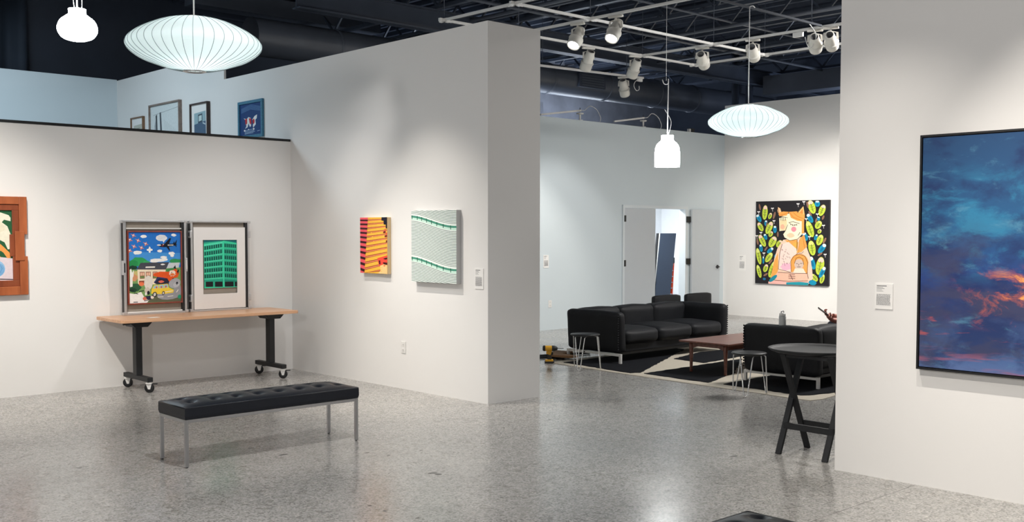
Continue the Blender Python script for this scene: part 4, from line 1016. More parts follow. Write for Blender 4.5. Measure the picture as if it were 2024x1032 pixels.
def saucer(label, loc, top, power):
    t = thing('saucer_pendant', label, 'lamp', loc, 0, 'ribbed saucer pendants')
    pr = []
    P = [Vector((a, 0, b)) for a, b in SAUCER]
    for p in smoothpts(P, 3): pr.append((p.x, p.z))
    MB().lathe(pr, (0, 0, 0), None, 64).build('shade', m_shade, t)
    rb = None
    for k in range(42):
        if rb is None:
            rb = MB().tube([(a+0.0015, 0, b) for a, b in pr], 0.0019, 5).build('rib', m_ribw, t); o = rb
        else: o = child(t, rb)
        o.rotation_euler = (0, 0, 2*PI*k/42+0.05)
    MB().lathe([(0.074, -0.180), (0.078, -0.187), (0.07, -0.190), (0.06, -0.188), (0.058, -0.180)], (0, 0, 0), None, 28).build('bottom_ring', m_chrome, t)
    MB().lathe([(0.064, 0.178), (0.064, 0.186), (0.0, 0.188)], (0, 0, 0), None, 20).build('top_cap', m_white, t)
    MB().tube([(0, 0, 0.186), (0, 0, top-loc[2])], 0.0055, 8).build('cord', m_cord, t)
    MB().lathe([(0.0, 0.05), (0.035, 0.04), (0.05, 0.0), (0.035, -0.04), (0.0, -0.05)], (0, 0, 0), None, 16).build('bulb', emis('bulb_glow', (0.92, 1.0, 1.0), 3.0), t)
    l = bpy.data.lights.new('pendant_light', 'POINT'); l.energy = power; l.color = (0.86, 0.98, 1.0); l.shadow_soft_size = 0.06
    o = bpy.data.objects.new('pendant_light', l); C.objects.link(o); o.parent = t; o.location = (0, 0, -0.02)
    return t
saucer('large ribbed saucer pendant lamp hanging above the front bench', (3.306, 6.746, 2.915), 5.5, 9)
t = saucer('ribbed saucer pendant lamp hanging over the lounge seating', (10.043, 6.865, 2.893), 4.16, 15)
h = MB().tube(smoothpts([(0, 0, 1.262), (0.01, 0.0, 1.285), (0.035, -0.02, 1.292), (0.06, -0.03, 1.275)]), 0.006, 6)
h.build('hook', m_cord, t)
MB().tube(smoothpts([(1.25, 0.05, 1.30), (1.45, 0.10, 1.28), (1.66, 0.15, 1.20), (1.69, 0.2, 1.10), (1.66, 0.22, 1.05), (1.63, 0.25, 1.08), (1.65, 0.3, 1.19)]), 0.0055, 6).build('feed_cable', m_cord, t)
rail = MB().box(8.4, 11.62, 6.885, 6.91, 4.165, 4.19).build('hanging_bar', mat('dull_grey_bar', (0.05, 0.055, 0.065, 1), 0.9, 0, 0.1, spec=0.1)); tag(rail, 'thin grey ceiling bar that carries the lounge saucer pendant', 'bar')
MB().tube([(8.5, 6.897, 4.19), (8.5, 6.897, 5.5)], 0.006, 6).build('rod', m_navy, rail); MB().tube([(11.4, 6.897, 4.19), (11.4, 6.897, 5.5)], 0.006, 6).build('rod', m_navy, rail)

def pendant(nm, label, loc, prof, cords, power):
    t = thing(nm, label, 'lamp', loc, 0, 'opal glass pendants')
    P = smoothpts([Vector((a, 0, b)) for a, b in prof], 4)
    MB().lathe([(p.x, p.z) for p in P], (0, 0, 0), None, 36).build('glass_shade', m_opal, t)
    for c in cords: MB().tube(c[0], c[1], 6).build('cord', m_cord, t)
    return t
pendant('glass_pendant', 'squat glowing opal glass pendant with a collar at the upper left', (3.148, 8.43, 3.264),
    [(0.0, 0.128), (0.06, 0.127), (0.066, 0.118), (0.066, 0.088), (0.085, 0.072), (0.128, 0.036), (0.149, -0.012), (0.146, -0.055), (0.115, -0.098), (0.06, -0.120), (0.0, -0.124)],
    [(smoothpts([(0, 0, 0.12), (0.0, 0, 0.4), (0, 0, 2.23)]), 0.006), (smoothpts([(-0.02, 0.0, 0.124), (-0.03, 0.01, 0.25), (-0.045, 0.02, 0.5), (-0.02, 0, 2.2)]), 0.003), (smoothpts([(0.03, -0.02, 0.124), (0.032, -0.02, 0.25), (0.02, -0.02, 0.6), (0.01, 0, 2.2)]), 0.003)], 0)
pendant('glass_pendant', 'bell-shaped glowing opal glass pendant in front of the far wall', (9.797, 7.827, 2.587),
    [(0.0, 0.196), (0.066, 0.194), (0.072, 0.184), (0.072, 0.145), (0.082, 0.125), (0.108, 0.103), (0.132, 0.068), (0.144, 0.02), (0.148, -0.08), (0.145, -0.168), (0.135, -0.176), (0.0, -0.178)],
    [([(0, 0, 0.19), (0.005, 0, 0.6), (0.01, 0.0, 0.86)], 0.006), (smoothpts([(0.01, 0, 0.86), (0.0, 0.0, 0.80), (-0.03, 0.03, 0.80), (-0.04, 0.05, 0.85)]), 0.005),
     (smoothpts([(0.01, 0, 0.19), (0.03, -0.03, 0.35), (-0.01, 0.02, 0.48), (-0.02, 0.03, 0.5)]), 0.0025), ([(-0.005, 0.02, 0.84), (-0.005, 0.02, 2.91)], 0.002)], 0)

# ------------------------------------------------------------------ lighting track and heads
TZk = 4.18
m_track = mat('white_track', (0.72, 0.71, 0.69, 1), 0.45, 0, 0.03)
m_head = mat('warm_white_head', (0.66, 0.64, 0.59, 1), 0.45, 0, 0.03)
m_headin = mat('head_core_grey', (0.10, 0.10, 0.105, 1), 0.6, 0, 0.05)
tk = thing('lighting_track', 'white lighting track grid hung below the dark ceiling', 'track', (0, 0, TZk))
HT = 0.032; WT = 0.035
def seg(p0, p1, par=tk):
    o = MB().bar((p0[0], p0[1], HT/2+0.004), (p1[0], p1[1], HT/2+0.004), WT, HT).build('track_bar', m_track, par, 0.002)
    v = (Vector((p1[0], p1[1]))-Vector((p0[0], p0[1]))).normalized(); 
    MB().bar((p0[0]+v.x*0.12, p0[1]+v.y*0.12, 0.003), (p1[0]-v.x*0.12, p1[1]-v.y*0.12, 0.003), 0.012, 0.004).build('slot', m_headin, o)
X1t, X2t, X3t, X4t = 8.085, 9.325, 11.80, 13.03; Y1t, Y2t = 8.64, 9.90
for p in (((X1t, 6.2), (X1t, Y1t)), ((X1t, Y1t), (X1t, Y2t)), ((X2t, 5.2), (X2t, Y1t)), ((X2t, Y1t), (X2t, Y2t)), ((X3t, 5.0), (X3t, Y1t)), ((X3t, Y1t), (X3t, Y2t)), ((X4t, 5.6), (X4t, Y1t)), ((X4t, Y1t), (X4t, Y2t)),
          ((X1t, Y1t), (X2t, Y1t)), ((X2t, Y1t), (X3t, Y1t)), ((X3t, Y1t), (X4t, Y1t)), ((X1t, Y2t), (X2t, Y2t)), ((X2t, Y2t), (X3t, Y2t)), ((X3t, Y2t), (X4t, Y2t))): seg(*p)
for x in (X1t, X2t, X3t, X4t):
    for y in (Y1t, Y2t):
        MB().box(x-0.075, x+0.075, y-0.019, y+0.019, 0.0, HT+0.006).box(x-0.019, x+0.019, y-0.075, y+0.075, 0.0, HT+0.006).build('connector', m_white, tk)
        MB().tube([(x, y, 0.03), (x, y, 1.31)], 0.004, 6).build('rod', m_navy, tk)
tk2 = thing('lighting_track', 'short single white track bar nearest the far wall', 'track', (11.0, 11.58, TZk))
p1 = (2.50, -0.277)
o = MB().bar((0, 0, 0.02), (p1[0], p1[1], 0.02), WT, HT).build('track_bar', m_track, tk2, 0.002)
for f_ in (0.15, 0.85): MB().tube([(p1[0]*f_, p1[1]*f_, 0.03), (p1[0]*f_, p1[1]*f_, 1.31)], 0.004, 6).build('rod', m_navy, tk2)
pf = MB().box(2.36, 2.47, -0.29, -0.25, -0.045, 0.004).build('power_feed', m_white, tk2, 0.004)
MB().tube(smoothpts([(2.38, -0.27, -0.02), (2.30, -0.27, -0.06), (2.27, -0.27, -0.13), (2.33, -0.27, -0.20), (2.40, -0.27, -0.18), (2.40, -0.27, -0.12)]), 0.005, 6).build('cable', m_cord, pf)
MB().box(X3t-0.02, X3t+0.02, 7.26, 7.40, -0.06, 0.002).build('power_feed', m_white, tk, 0.004)
def head(label, loc, tgt, lit, power=0, angle=30, col=WARM):
    t = thing('track_spotlight', label, 'spotlight', loc, 0, 'track spotlights')
    t.scale = (1.13, 1.13, 1.13)
    d = (Vector(tgt)-Vector(loc)).normalized()
    q = Vector((0, 0, -1)).rotation_difference(d)
    piv = Vector((0, 0, -0.135)); dirh = Vector((d.x, d.y, 0)).normalized(); sd = Vector((-dirh.y, dirh.x, 0))
    ad = MB().bar(-dirh*0 + Vector((0, 0, -0.009)) - sd*0.085, Vector((0, 0, -0.009)) + sd*0.085, 0.034, 0.022)
    ad.tube([(0, 0, -0.02), (0, 0, -0.05)], 0.012, 8); ad.build('adapter', m_head, t, 0.002)
    yk = MB()
    for s_ in (-1, 1):
        yk.bar(sd*(s_*0.03)+Vector((0, 0, -0.048)), sd*(s_*0.068)+Vector((0, 0, -0.06)), 0.022, 0.006); yk.bar(sd*(s_*0.068)+Vector((0, 0, -0.058)), sd*(s_*0.074)+piv, 0.022, 0.006, dirh)
    yk.bar(sd*-0.034+Vector((0, 0, -0.048)), sd*0.034+Vector((0, 0, -0.048)), 0.022, 0.006); yk.build('yoke', m_head, t)
    body = MB().lathe([(r_, z) for r_, z in ((0.040, 0.10), (0.052, 0.10), (0.055, 0.06), (0.064, -0.02), (0.066, -0.045))], piv, q, 24)
    bo = body.build('body', m_head, t)
    MB().lathe([(0.0, 0.07), (0.036, 0.075), (0.042, 0.10), (0.046, 0.098)], piv, q, 20).build('rear_core', m_headin, bo)
    MB().lathe([(0.066, -0.040), (0.080, -0.046), (0.082, -0.056), (0.074, -0.062), (0.074, -0.125), (0.070, -0.150), (0.064, -0.150), (0.062, -0.10)], piv, q, 24).build('front_collar', m_head, t)
    MB().lathe([(0.0, -0.118), (0.062, -0.118)], piv, q, 24).build('lens', emis('lit_lens', (1.0, 0.97, 0.92), 14.0) if lit else m_headin, t)
    if power:
        l = bpy.data.lights.new('spot_beam', 'SPOT'); l.energy = power; l.color = col; l.spot_size = math.radians(angle); l.spot_blend = 0.6; l.shadow_soft_size = 0.03
        o = bpy.data.objects.new('spot_beam', l); C.objects.link(o); o.parent = t
        o.location = piv+d*0.16; o.rotation_euler = d.to_track_quat('-Z', 'Y').to_euler()
    return t
head('lit track spotlight left of the grid crossing, its lamp facing the gallery', (X2t, 8.85, TZk), (7.2, 8.4, 1.3), True, 60, 40)
head('lit track spotlight right of the grid crossing, its lamp facing the gallery', (X2t, 8.235, TZk), (7.2, 7.8, 1.3), True, 60, 40)
head('track spotlight nearest the tall partition edge, aimed away at the far wall', (10.651, Y2t, TZk), (11.4, YF, 0.9), False, 275, 62, WARM)
head('track spotlight just left of the second grid crossing, aimed at the far wall', (11.64, Y2t, TZk), (12.5, YF, 1.2), False, 120, 60, NEUT)
head('lowest track spotlight, on the short single track bar', (13.06, 11.352, TZk), (14.9, YF, 1.5), False, 0)
head('track spotlight beside the right grid corner, above the bell pendant', (X3t, 8.83, TZk), (17.15, 11.3, 1.5), False, 400, 40)
head('track spotlight behind the lounge saucer cord', (X3t, 8.01, TZk), (17.15, 10.6, 1.9), False, 400, 40)
head('left one of the pair of track spotlights beside the right wall', (X3t, 7.09, TZk), (17.15, 9.7, 1.5), False, 400, 40)
head('right one of the pair of track spotlights beside the right wall', (X3t, 6.87, TZk), (17.15, 9.0, 1.9), False, 400, 40)

# ------------------------------------------------------------------ clamp lights on the far wall top
def clamp(label, x, tipx, zs):
    t = thing('arm_light', label, 'light', (x, 12.35, 3.545), 0, 'arm lights on the far wall')
    MB().lathe([(0.0, 0.0), (0.05, 0.0), (0.05, 0.012), (0.0, 0.012)], (0, 0, 0), None, 16, False).build('base', m_white, t)
    MB().tube([(0, 0, 0.01), (0, 0, 0.12)], 0.016, 10).build('stem', m_white, t)
    MB().lathe([(0.0, 0.105), (0.055, 0.108), (0.065, 0.12), (0.055, 0.132), (0.0, 0.135)], (0, 0, 0), None, 18).build('cap', m_white, t)
    a = MB().bar((tipx, 0, zs), (0.02, 0, 0.175), 0.03, 0.03).build('arm', m_white, t, 0.003)
    MB().tube([(0, 0, 0.12), (0, 0, 0.22)], 0.006, 6).build('pin', m_chrome, t)
    MB().tube(smoothpts([(0.0, 0, 0.175), (0.12, 0, 0.19), (0.25, 0, 0.27), (0.42, 0, 0.22), (0.52, 0, 0.09), (0.50, 0, 0.0)]), 0.006, 6).build('cable', m_cord, t)
clamp('left white arm light standing on the far wall top', 13.08, -0.95, 0.03)
clamp('right white arm light standing on the far wall top', 14.755, -0.80, 0.05)
o = MB().box(16.13, 16.23, 12.31, 12.39, 3.545, 3.62).build('junction_box', m_black); tag(o, 'small black box with a white face on the far wall top', 'box')
MB().box(16.09, 16.13, 12.32, 12.38, 3.55, 3.61).build('face_plate', m_white, o, 0.003)

# ------------------------------------------------------------------ lounge: rug
m_rug = mat('beige_wool', rgb(178, 170, 156), 0.95, 0, 0.08, 30, 0.3, 300)
m_pile = mat('black_wool_pile', (0.010, 0.011, 0.014, 1), 1.0, 0, 0.3, 40, 0.8, 220, spec=0.1)
t = thing('area_rug', 'beige rug with large black shaggy triangles under the lounge seating', 'rug', (0, 0, 0))
rp = [(9.165, 9.20), (9.085, 8.12), (9.03, 7.3), (9.0, 6.6), (8.975, 5.97), (8.935, 5.60), (8.94, 5.37), (9.1, 5.33), (9.38, 5.36), (12.5, 5.3), (12.6, 9.25)]
MB().prism(rp, 'z', 0.0005, 0.006).build('rug_base', m_rug, t)
def patch(poly, seed):
    rnd_ = random.Random(seed); pts = []
    for i, a in enumerate(poly):
        b = poly[(i+1) % len(poly)]; n = max(2, int(math.hypot(b[0]-a[0], b[1]-a[1])/0.06))
        for k in range(n):
            f_ = k/n; pts.append((a[0]+(b[0]-a[0])*f_+rnd_.uniform(-0.012, 0.012), a[1]+(b[1]-a[1])*f_+rnd_.uniform(-0.012, 0.012)))
    MB().prism(pts, 'z', 0.0055, 0.013).build('black_pile_patch', m_pile, t)
patch([(9.29, 9.02), (9.146, 7.83), (9.27, 7.77), (10.506, 8.392), (11.551, 8.917), (11.6, 9.15)], 1)
patch([(9.229, 7.688), (11.224, 7.732), (10.069, 7.031), (9.311, 6.784), (9.176, 6.752)], 2)
patch([(10.6, 8.33), (11.405, 8.556), (12.3, 8.5), (11.9, 7.95), (11.055, 7.86), (10.53, 7.82)], 3)
patch([(9.204, 6.574), (10.059, 6.6), (11.6, 6.7), (11.8, 5.5), (9.6, 5.45), (9.209, 5.537), (9.135, 5.605)], 4)

# ------------------------------------------------------------------ lounge: sofas
m_sframe = mat('white_metal_base', (0.70, 0.69, 0.67, 1), 0.35, 0.2, 0.04)
def make_sofa(label, loc, rz):
    """local: length along x 0..2.3, front at y=0, back at y=0.95"""
    Ls, D = 2.30, 0.91
    t = thing('sofa', label, 'sofa', loc, rz, 'black lounge sofas')
    def cush(nm, x0, x1, y0, y1, z0, z1, rad, puff, wr, seed, pz=None, n=12):
        vs_, fs_ = cushion(x1-x0, y1-y0, z1-z0, rad, puff, n, wr, seed, pz)
        c_ = Vector(((x0+x1)/2, (y0+y1)/2, (z0+z1)/2))
        m_ = MB(); m_.add([v+c_ for v in vs_], fs_, True); return m_.build(nm, m_fabric, t)
    cush('seat_base', 0.05, Ls-0.05, 0.06, D-0.1, 0.118, 0.235, 0.02, 0.0, 0.0, 0)
    for k, (a, b) in enumerate(((0.14, 0.80), (0.80, 1.50), (1.50, Ls-0.14))):
        cush('seat_cushion', a+0.004, b-0.004, -0.005, D-0.22, 0.225, 0.40, 0.06, 0.018, 0.006, k+1, 0.035)
    for k, (a, b) in enumerate(((0.10, 0.80), (0.80, 1.50), (1.50, Ls-0.10))):
        cush('back_cushion', a+0.003, b-0.003, D-0.26, D-0.02, 0.2, 0.628, 0.055, 0.02, 0.006, k+5)
    for k, (a, b) in enumerate(((0.0, 0.135), (Ls-0.135, Ls))):
        arm = cush('armrest', a, b, 0.0, D, 0.12, 0.632, 0.05, 0.008, 0.004, k+9)
        for v in arm.data.vertices:   # the arm leans out a little towards its top
            v.co.x += (-1 if k == 0 else 1)*0.03*(v.co.z-0.632)/0.5
        # gathered seam on the arm front
        g_ = MB()
        for j in range(16):
            z = 0.17+0.44*j/15; g_.lathe([(0.0, 0.012), (0.007, 0.008), (0.009, 0), (0.007, -0.008), (0.0, -0.012)], (a+(0.012 if k == 0 else 0.123), 0.018, z), Quaternion((0, 1, 0), 0.5), 8)
        g_.build('gathered_seam', m_fabric, arm)
    for x in (0.03, Ls-0.09):
        fr_ = MB().box(x-0.025, x+0.005, -0.03, D-0.02, 0.088, 0.118).box(x-0.025, x+0.005, -0.03, 0.0, 0.0, 0.088).box(x-0.025, x+0.005, D-0.05, D-0.02, 0.0, 0.088)
        fo = fr_.build('base_frame', m_sframe, t)
        for yy in (0.33, 0.58): MB().lathe([(0.0, -0.003), (0.010, -0.002), (0.010, 0.0)], (x-0.026 if x < 1 else x+0.006, yy, 0.102), Quaternion((0, 1, 0), PI/2), 10, False).build('bolt', m_black, fo)
    MB().box(0.08, Ls-0.09, 0.10, 0.14, 0.088, 0.118).build('cross_rail', m_black, t); MB().box(0.08, Ls-0.09, D-0.16, D-0.12, 0.088, 0.118).build('cross_rail', m_black, t)
    return t
s1 = make_sofa('black leather three-seat sofa facing the coffee table, its back to the far wall', (9.66, 8.455, 0.013), 0)
s2 = dup(s1, (9.52+2.3, 6.56, 0.013), PI, 'black leather sofa seen from its end behind the tray table')

# ------------------------------------------------------------------ coffee table
m_walnut = wood('walnut', rgb(84, 50, 42), rgb(122, 76, 62), (2.0, 28, 28), 0.3)
t = thing('coffee_table', 'low reddish walnut coffee table with tapered legs on the rug', 'table', (9.66, 6.83, 0.013))
LW, WW, HZ = 1.42, 0.70, 0.367
MB().box(0, LW, 0, WW, HZ-0.02, HZ).build('tabletop', m_walnut, t, 0.006, 3)
for a in ((0.09, LW-0.09, 0.10, 0.12), (0.09, LW-0.09, WW-0.12, WW-0.10)): MB().box(a[0], a[1], a[2], a[3], HZ-0.085, HZ-0.021).build('apron', m_walnut, t)
for x in (0.09, LW-0.11): MB().prism([(0.12, HZ-0.021), (0.12, HZ-0.095), (0.20, HZ-0.068), (WW-0.20, HZ-0.068), (WW-0.12, HZ-0.095), (WW-0.12, HZ-0.021)], 'x', x, x+0.02).build('apron', m_walnut, t)
lg = None
for x in (0.10, LW-0.10):
    for y in (0.11, WW-0.11):
        if lg is None:
            lg = MB().lathe([(0.0, 0), (0.019, 0), (0.017, 0.03), (0.018, 0.12), (0.025, 0.24), (0.027, 0.30), (0.027, HZ-0.021), (0, HZ-0.021)], (0, 0, 0), None, 14).build('leg', m_walnut, t); o = lg
        else: o = child(t, lg)
        o.location = (x, y, 0)

# ------------------------------------------------------------------ hairpin stools
def make_stool(label, loc, rz):
    t = thing('hairpin_stool', label, 'stool', loc, rz, 'hairpin stools')
    R_, Hs = 0.175, 0.425
    MB().lathe([(0.0, Hs-0.022), (R_-0.012, Hs-0.022), (R_, Hs-0.012), (R_, Hs-0.006), (R_-0.006, Hs), (0.0, Hs)], (0, 0, 0), None, 40).build('seat', m_black, t)
    for k in range(3):
        a = 2*PI*k/3; ca, sa = math.cos(a), math.sin(a)
        def P(rad, tan, z): return (ca*rad-sa*tan, sa*rad+ca*tan, z)
        pts = [P(0.10, -0.065, Hs-0.024), P(0.135, -0.063, Hs-0.026), P(0.150, -0.060, Hs-0.04), P(0.185, -0.02, 0.03), P(0.187, -0.012, 0.012), P(0.188, 0.0, 0.006), P(0.187, 0.012, 0.012), P(0.185, 0.02, 0.03), P(0.150, 0.060, Hs-0.04), P(0.135, 0.063, Hs-0.026), P(0.10, 0.065, Hs-0.024)]
        MB().tube(pts, 0.0065, 8).build('hairpin_leg', m_bright, t)
        MB().bar(P(0.09, -0.08, Hs-0.0235), P(0.09, 0.08, Hs-0.0235), 0.05, 0.003).build('mounting_plate', m_bright, t)
    return t
make_stool('black hairpin-leg stool by the near end of the long sofa', (9.02, 8.42, 0.006), math.radians(200))
make_stool('black hairpin-leg stool between the coffee table and the tray table', (8.83, 5.995, 0.006), math.radians(205))

# ------------------------------------------------------------------ tray table
m_ebony = wood('ebonised_wood', (0.0045, 0.005, 0.0065, 1), (0.009, 0.010, 0.012, 1), (4, 26, 26), 0.6)
t = thing('tray_table', 'black round tray table on crossed folding legs beside the right wall', 'table', (6.86, 4.09, 0))
RT, HTt = 0.335, 0.775
MB().lathe([(0.0, HTt-0.030), (RT-0.06, HTt-0.030), (RT-0.02, HTt-0.016), (RT, HTt), (RT-0.008, HTt+0.004), (RT-0.026, HTt-0.008), (RT-0.06, HTt-0.018), (0.0, HTt-0.018)], (0, 0, 0), None, 56).build('tray', m_ebony, t)
def cross_leg(y):
    a = MB().bar((-0.235, y, HTt-0.03), (0.115, y, 0.0), 0.022, 0.042, (0, 1, 0)).build('leg', m_ebony, t)
    b = MB().bar((0.075, y+0.024, HTt-0.03), (-0.245, y+0.024, 0.0), 0.022, 0.042, (0, 1, 0)).build('leg', m_ebony, t)
cross_leg(0.115); cross_leg(-0.265)
MB().bar((-0.17, -0.265, 0.205), (-0.17, 0.14, 0.205), 0.018, 0.045).build('stretcher', m_ebony, t)
MB().bar((0.03, -0.265, 0.205), (0.03, 0.14, 0.205), 0.018, 0.045).build('stretcher', m_ebony, t)
MB().bar((-0.215, -0.28, HTt-0.045), (-0.215, 0.14, HTt-0.045), 0.03, 0.022).build('support_rail', m_ebony, t)
MB().bar((0.075, -0.28, HTt-0.045), (0.075, 0.15, HTt-0.045), 0.03, 0.022).build('support_rail', m_ebony, t)

# ------------------------------------------------------------------ things around the sofa
m_dyel = mat('yellow_plastic', rgb(226, 168, 44), 0.45, 0, 0.05)
m_dblk = mat('black_rubber', (0.016, 0.016, 0.017, 1), 0.6, 0, 0.1)
t = thing('cordless_drill', 'yellow and black cordless drill standing on its battery on the floor', 'drill', (9.15, 9.145, 0.0), math.radians(-42.9))
MB().box(-0.062, 0.058, -0.038, 0.038, 0.0, 0.028).build('battery', m_dblk, t, 0.006)
MB().box(-0.055, 0.045, -0.039, 0.039, 0.024, 0.048).build('battery_cap', m_dyel, t, 0.006)
MB().prism([(-0.028, 0.046), (0.028, 0.046), (0.022, 0.09), (0.026, 0.15), (-0.030, 0.16), (-0.034, 0.10)], 'y', -0.020, 0.020).build('grip', m_dblk, t, 0.009, 3)
MB().prism([(0.024, 0.10), (0.042, 0.105), (0.044, 0.135), (0.024, 0.14)], 'y', -0.009, 0.009).build('trigger', m_dblk, t, 0.003)
MB().prism([(-0.045, 0.12), (0.01, 0.10), (0.03, 0.15), (-0.035, 0.158)], 'y', -0.022, 0.022).build('grip_collar', m_dyel, t, 0.006)
qx = Quaternion((0, 1, 0), PI/2)
MB().lathe([(0.0, -0.085), (0.026, -0.083), (0.034, -0.070), (0.035, 0.01), (0.034, 0.03)], (0, 0, 0.186), qx, 20).build('motor_housing', m_dyel, t)
MB().lathe([(0.0, -0.088), (0.027, -0.086), (0.0365, -0.072), (0.0365, -0.055)], (0, 0, 0.187), qx, 20).build('rear_cap', m_dblk, t)
MB().lathe([(0.034, 0.028), (0.036, 0.034), (0.033, 0.062), (0.024, 0.088), (0.014, 0.10), (0.0, 0.10)], (0, 0, 0.186), qx, 20).build('chuck', m_dblk, t)
MB().tube([(0.095, 0, 0.186), (0.175, 0, 0.184)], 0.0045, 6).build('bit', m_dblk, t)

o = MB().prism([(9.42, 9.42), (9.50, 9.13), (9.62, 9.10), (9.64, 9.40), (9.92, 9.48), (9.86, 9.72), (9.60, 9.60)], 'z', 0.036, 0.062).build('cardboard_sheet', mat('brown_cardboard', rgb(138, 102, 68), 0.85, 0, 0.1, 12, 0.1, 60))
tag(o, 'folded brown cardboard lying on the floor beside the drill', 'cardboard')
t = thing('folded_stand', 'folded black metal stand lying on the floor behind the drill', 'stand', (9.40, 9.60, 0.0))
MB().tube([(-0.25, 0.17, 0.018), (0.85, -0.12, 0.018)], 0.016, 10).build('tube', m_black, t); MB().tube([(-0.3, 0.02, 0.014), (0.25, -0.12, 0.014)], 0.012, 10).build('tube', m_black, t); MB().box(0.30, 0.38, -0.06, 0.0, 0.0, 0.05).build('clamp', m_black, t, 0.008)

# insulated bottle on the sofa arm
t = thing('insulated_bottle', 'grey insulated bottle with a white lid on the sofa arm', 'bottle', (9.59, 6.10, 0.647))
MB().lathe([(0.0, 0), (0.034, 0), (0.037, 0.006), (0.037, 0.095), (0.033, 0.105), (0.0, 0.105)], (0, 0, 0), None, 24).build('body', mat('grey_bottle', rgb(190, 192, 192), 0.4, 0.0, 0.03), t)
MB().lathe([(0.034, 0.105), (0.035, 0.112), (0.034, 0.128), (0.026, 0.134), (0.0, 0.135)], (0, 0, 0), None, 24).build('lid', m_white, t)
MB().tube(smoothpts([(-0.02, 0, 0.13), (-0.022, 0, 0.148), (0.0, 0, 0.155), (0.02, 0, 0.148), (0.02, 0, 0.13)]), 0.006, 8).build('carry_loop', m_chrome, t)

# low black chairs behind the sofa
def make_chair(label, loc):
    t = thing('low_chair', label, 'chair', loc, 0, 'low black chairs behind the sofa')
    for nm, d_, c_ in (('seat', (0.62, 0.56, 0.12), (0, 0.0, 0.30)), ('backrest', (0.66, 0.10, 0.38), (0, 0.28, 0.435))):
        vs_, fs_ = cushion(d_[0], d_[1], d_[2], 0.035, 0.008, 6); m_ = MB(); m_.add([v+Vector(c_) for v in vs_], fs_, True); m_.build(nm, m_fabric, t)
    for x in (-0.27, 0.27):
        for y in (-0.23, 0.25): MB().tube([(x, y, 0.0), (x, y, 0.26)], 0.013, 8).build('leg', m_black, t)
    return t
c0 = make_chair('left low black chair behind the sofa, in front of the door opening', (13.17, 10.80, 0)); c0.rotation_euler.z = PI
dup(c0, (14.0, 10.80, 0), PI, 'right low black chair behind the sofa, in front of the open door leaf')

# store room contents
m_panel = mat('slate_panel', rgb(58, 68, 86), 0.5, 0, 0.04)
t = thing('leaning_panel', 'tall slate blue panel with a white edge leaning in the store room', 'panel', (16.56, 13.3, 0.0))
sl = 0.19
for nm, x0, x1, y0, y1, m_ in (('board', -0.21, 0.30, 0.0, 0.035, m_panel), ('white_edge', -0.235, -0.21, 0.0, 0.035, m_white), ('dark_edge', -0.275, -0.235, 0.01, 0.05, m_black)):
    q_ = MB(); z1 = 1.615
    q_.add([(x0-sl*0.5, y0, 0), (x1-sl*0.5-0.04, y0, 0), (x1-sl*0.5-0.04, y1, 0), (x0-sl*0.5, y1, 0), (x0+sl*0.5, y0, z1), (x1+sl*0.5, y0, z1), (x1+sl*0.5, y1, z1), (x0+sl*0.5, y1, z1)], [(3, 2, 1, 0), (4, 5, 6, 7), (0, 1, 5, 4), (1, 2, 6, 5), (2, 3, 7, 6), (3, 0, 4, 7)]); q_.build(nm, m_, t)
t = thing('step_ladder', 'orange ladder with dark rungs half hidden behind the leaning panel', 'ladder', (16.78, 13.42, 0.0))
m_orange = mat('orange_fibreglass', rgb(232, 74, 28), 0.5, 0, 0.05)
MB().bar((0.15, 0, 0.0), (0.225, 0, 1.02), 0.03, 0.06, (0, 1, 0)).build('rail', m_orange, t); MB().bar((-0.25, 0, 0.0), (-0.19, 0, 1.02), 0.03, 0.06, (0, 1, 0)).build('rail', m_orange, t)
for k in range(8): MB().box(-0.24+0.005*k, 0.16+0.008*k, -0.03, 0.03, 0.12+0.12*k, 0.14+0.12*k).build('rung', m_alu, t)
MB().box(-0.20, 0.23, -0.05, 0.06, 1.0, 1.12).build('top_cap', m_black, t, 0.01)
o = MB().box(-0.14, 0.10, -0.015, 0.015, 0.0, 1.0).build('tool_bag', m_black); o.location = (16.86, 13.52, 0.0); tag(o, 'black flat case standing behind the orange ladder', 'case')
MB().box(-0.06, 0.02, -0.008, 0.008, 1.0, 1.03).build('handle', m_black, o, 0.006)
o = MB().box(-0.10, 0.10, -0.02, 0.02, 0.0, 1.15).build('dark_board', m_black); o.location = (16.22, 13.45, 0.0); tag(o, 'short black board standing left of the leaning panel', 'panel'); MB().box(-0.10, 0.10, -0.0225, -0.02, 1.11, 1.15).build('edge_strip', m_case_blk, o)

# ------------------------------------------------------------------ seated person on the sofa end
def skin_mesh(name, joints, bones, m_, parent, root=0, sub=2):
    me = bpy.data.meshes.new(name); me.from_pydata([j[0] for j in joints], bones, [])
    o = bpy.data.objects.new(name, me); C.objects.link(o); o.parent = parent
    md = o.modifiers.new('skin', 'SKIN')
    for i, j in enumerate(joints):
        sv = me.skin_vertices[0].data[i]; r_ = j[1]
        sv.radius = r_ if isinstance(r_, tuple) else (r_, r_); sv.use_root = (i == root)
    md.use_smooth_shade = True
    s_ = o.modifiers.new('sub', 'SUBSURF'); s_.levels = sub; s_.render_levels = sub
    me.materials.append(m_)
    return o
m_skin = mat('skin', rgb(176, 116, 102), 0.55, 0, 0.06, 20)
m_shirt = mat('dark_shirt', rgb(34, 32, 30), 0.85, 0, 0.1, 20, 0.1, 100)
m_jeans = mat('dark_trousers', rgb(36, 40, 52), 0.85, 0, 0.1, 20, 0.1, 100)
m_hair = mat('dark_hair', rgb(38, 28, 24), 0.6, 0, 0.2, 40, 0.4, 60)
t = thing('person', 'person in a dark top on the sofa holding up a phone, only hands showing', 'person', (11.5, 6.08, 0.46))
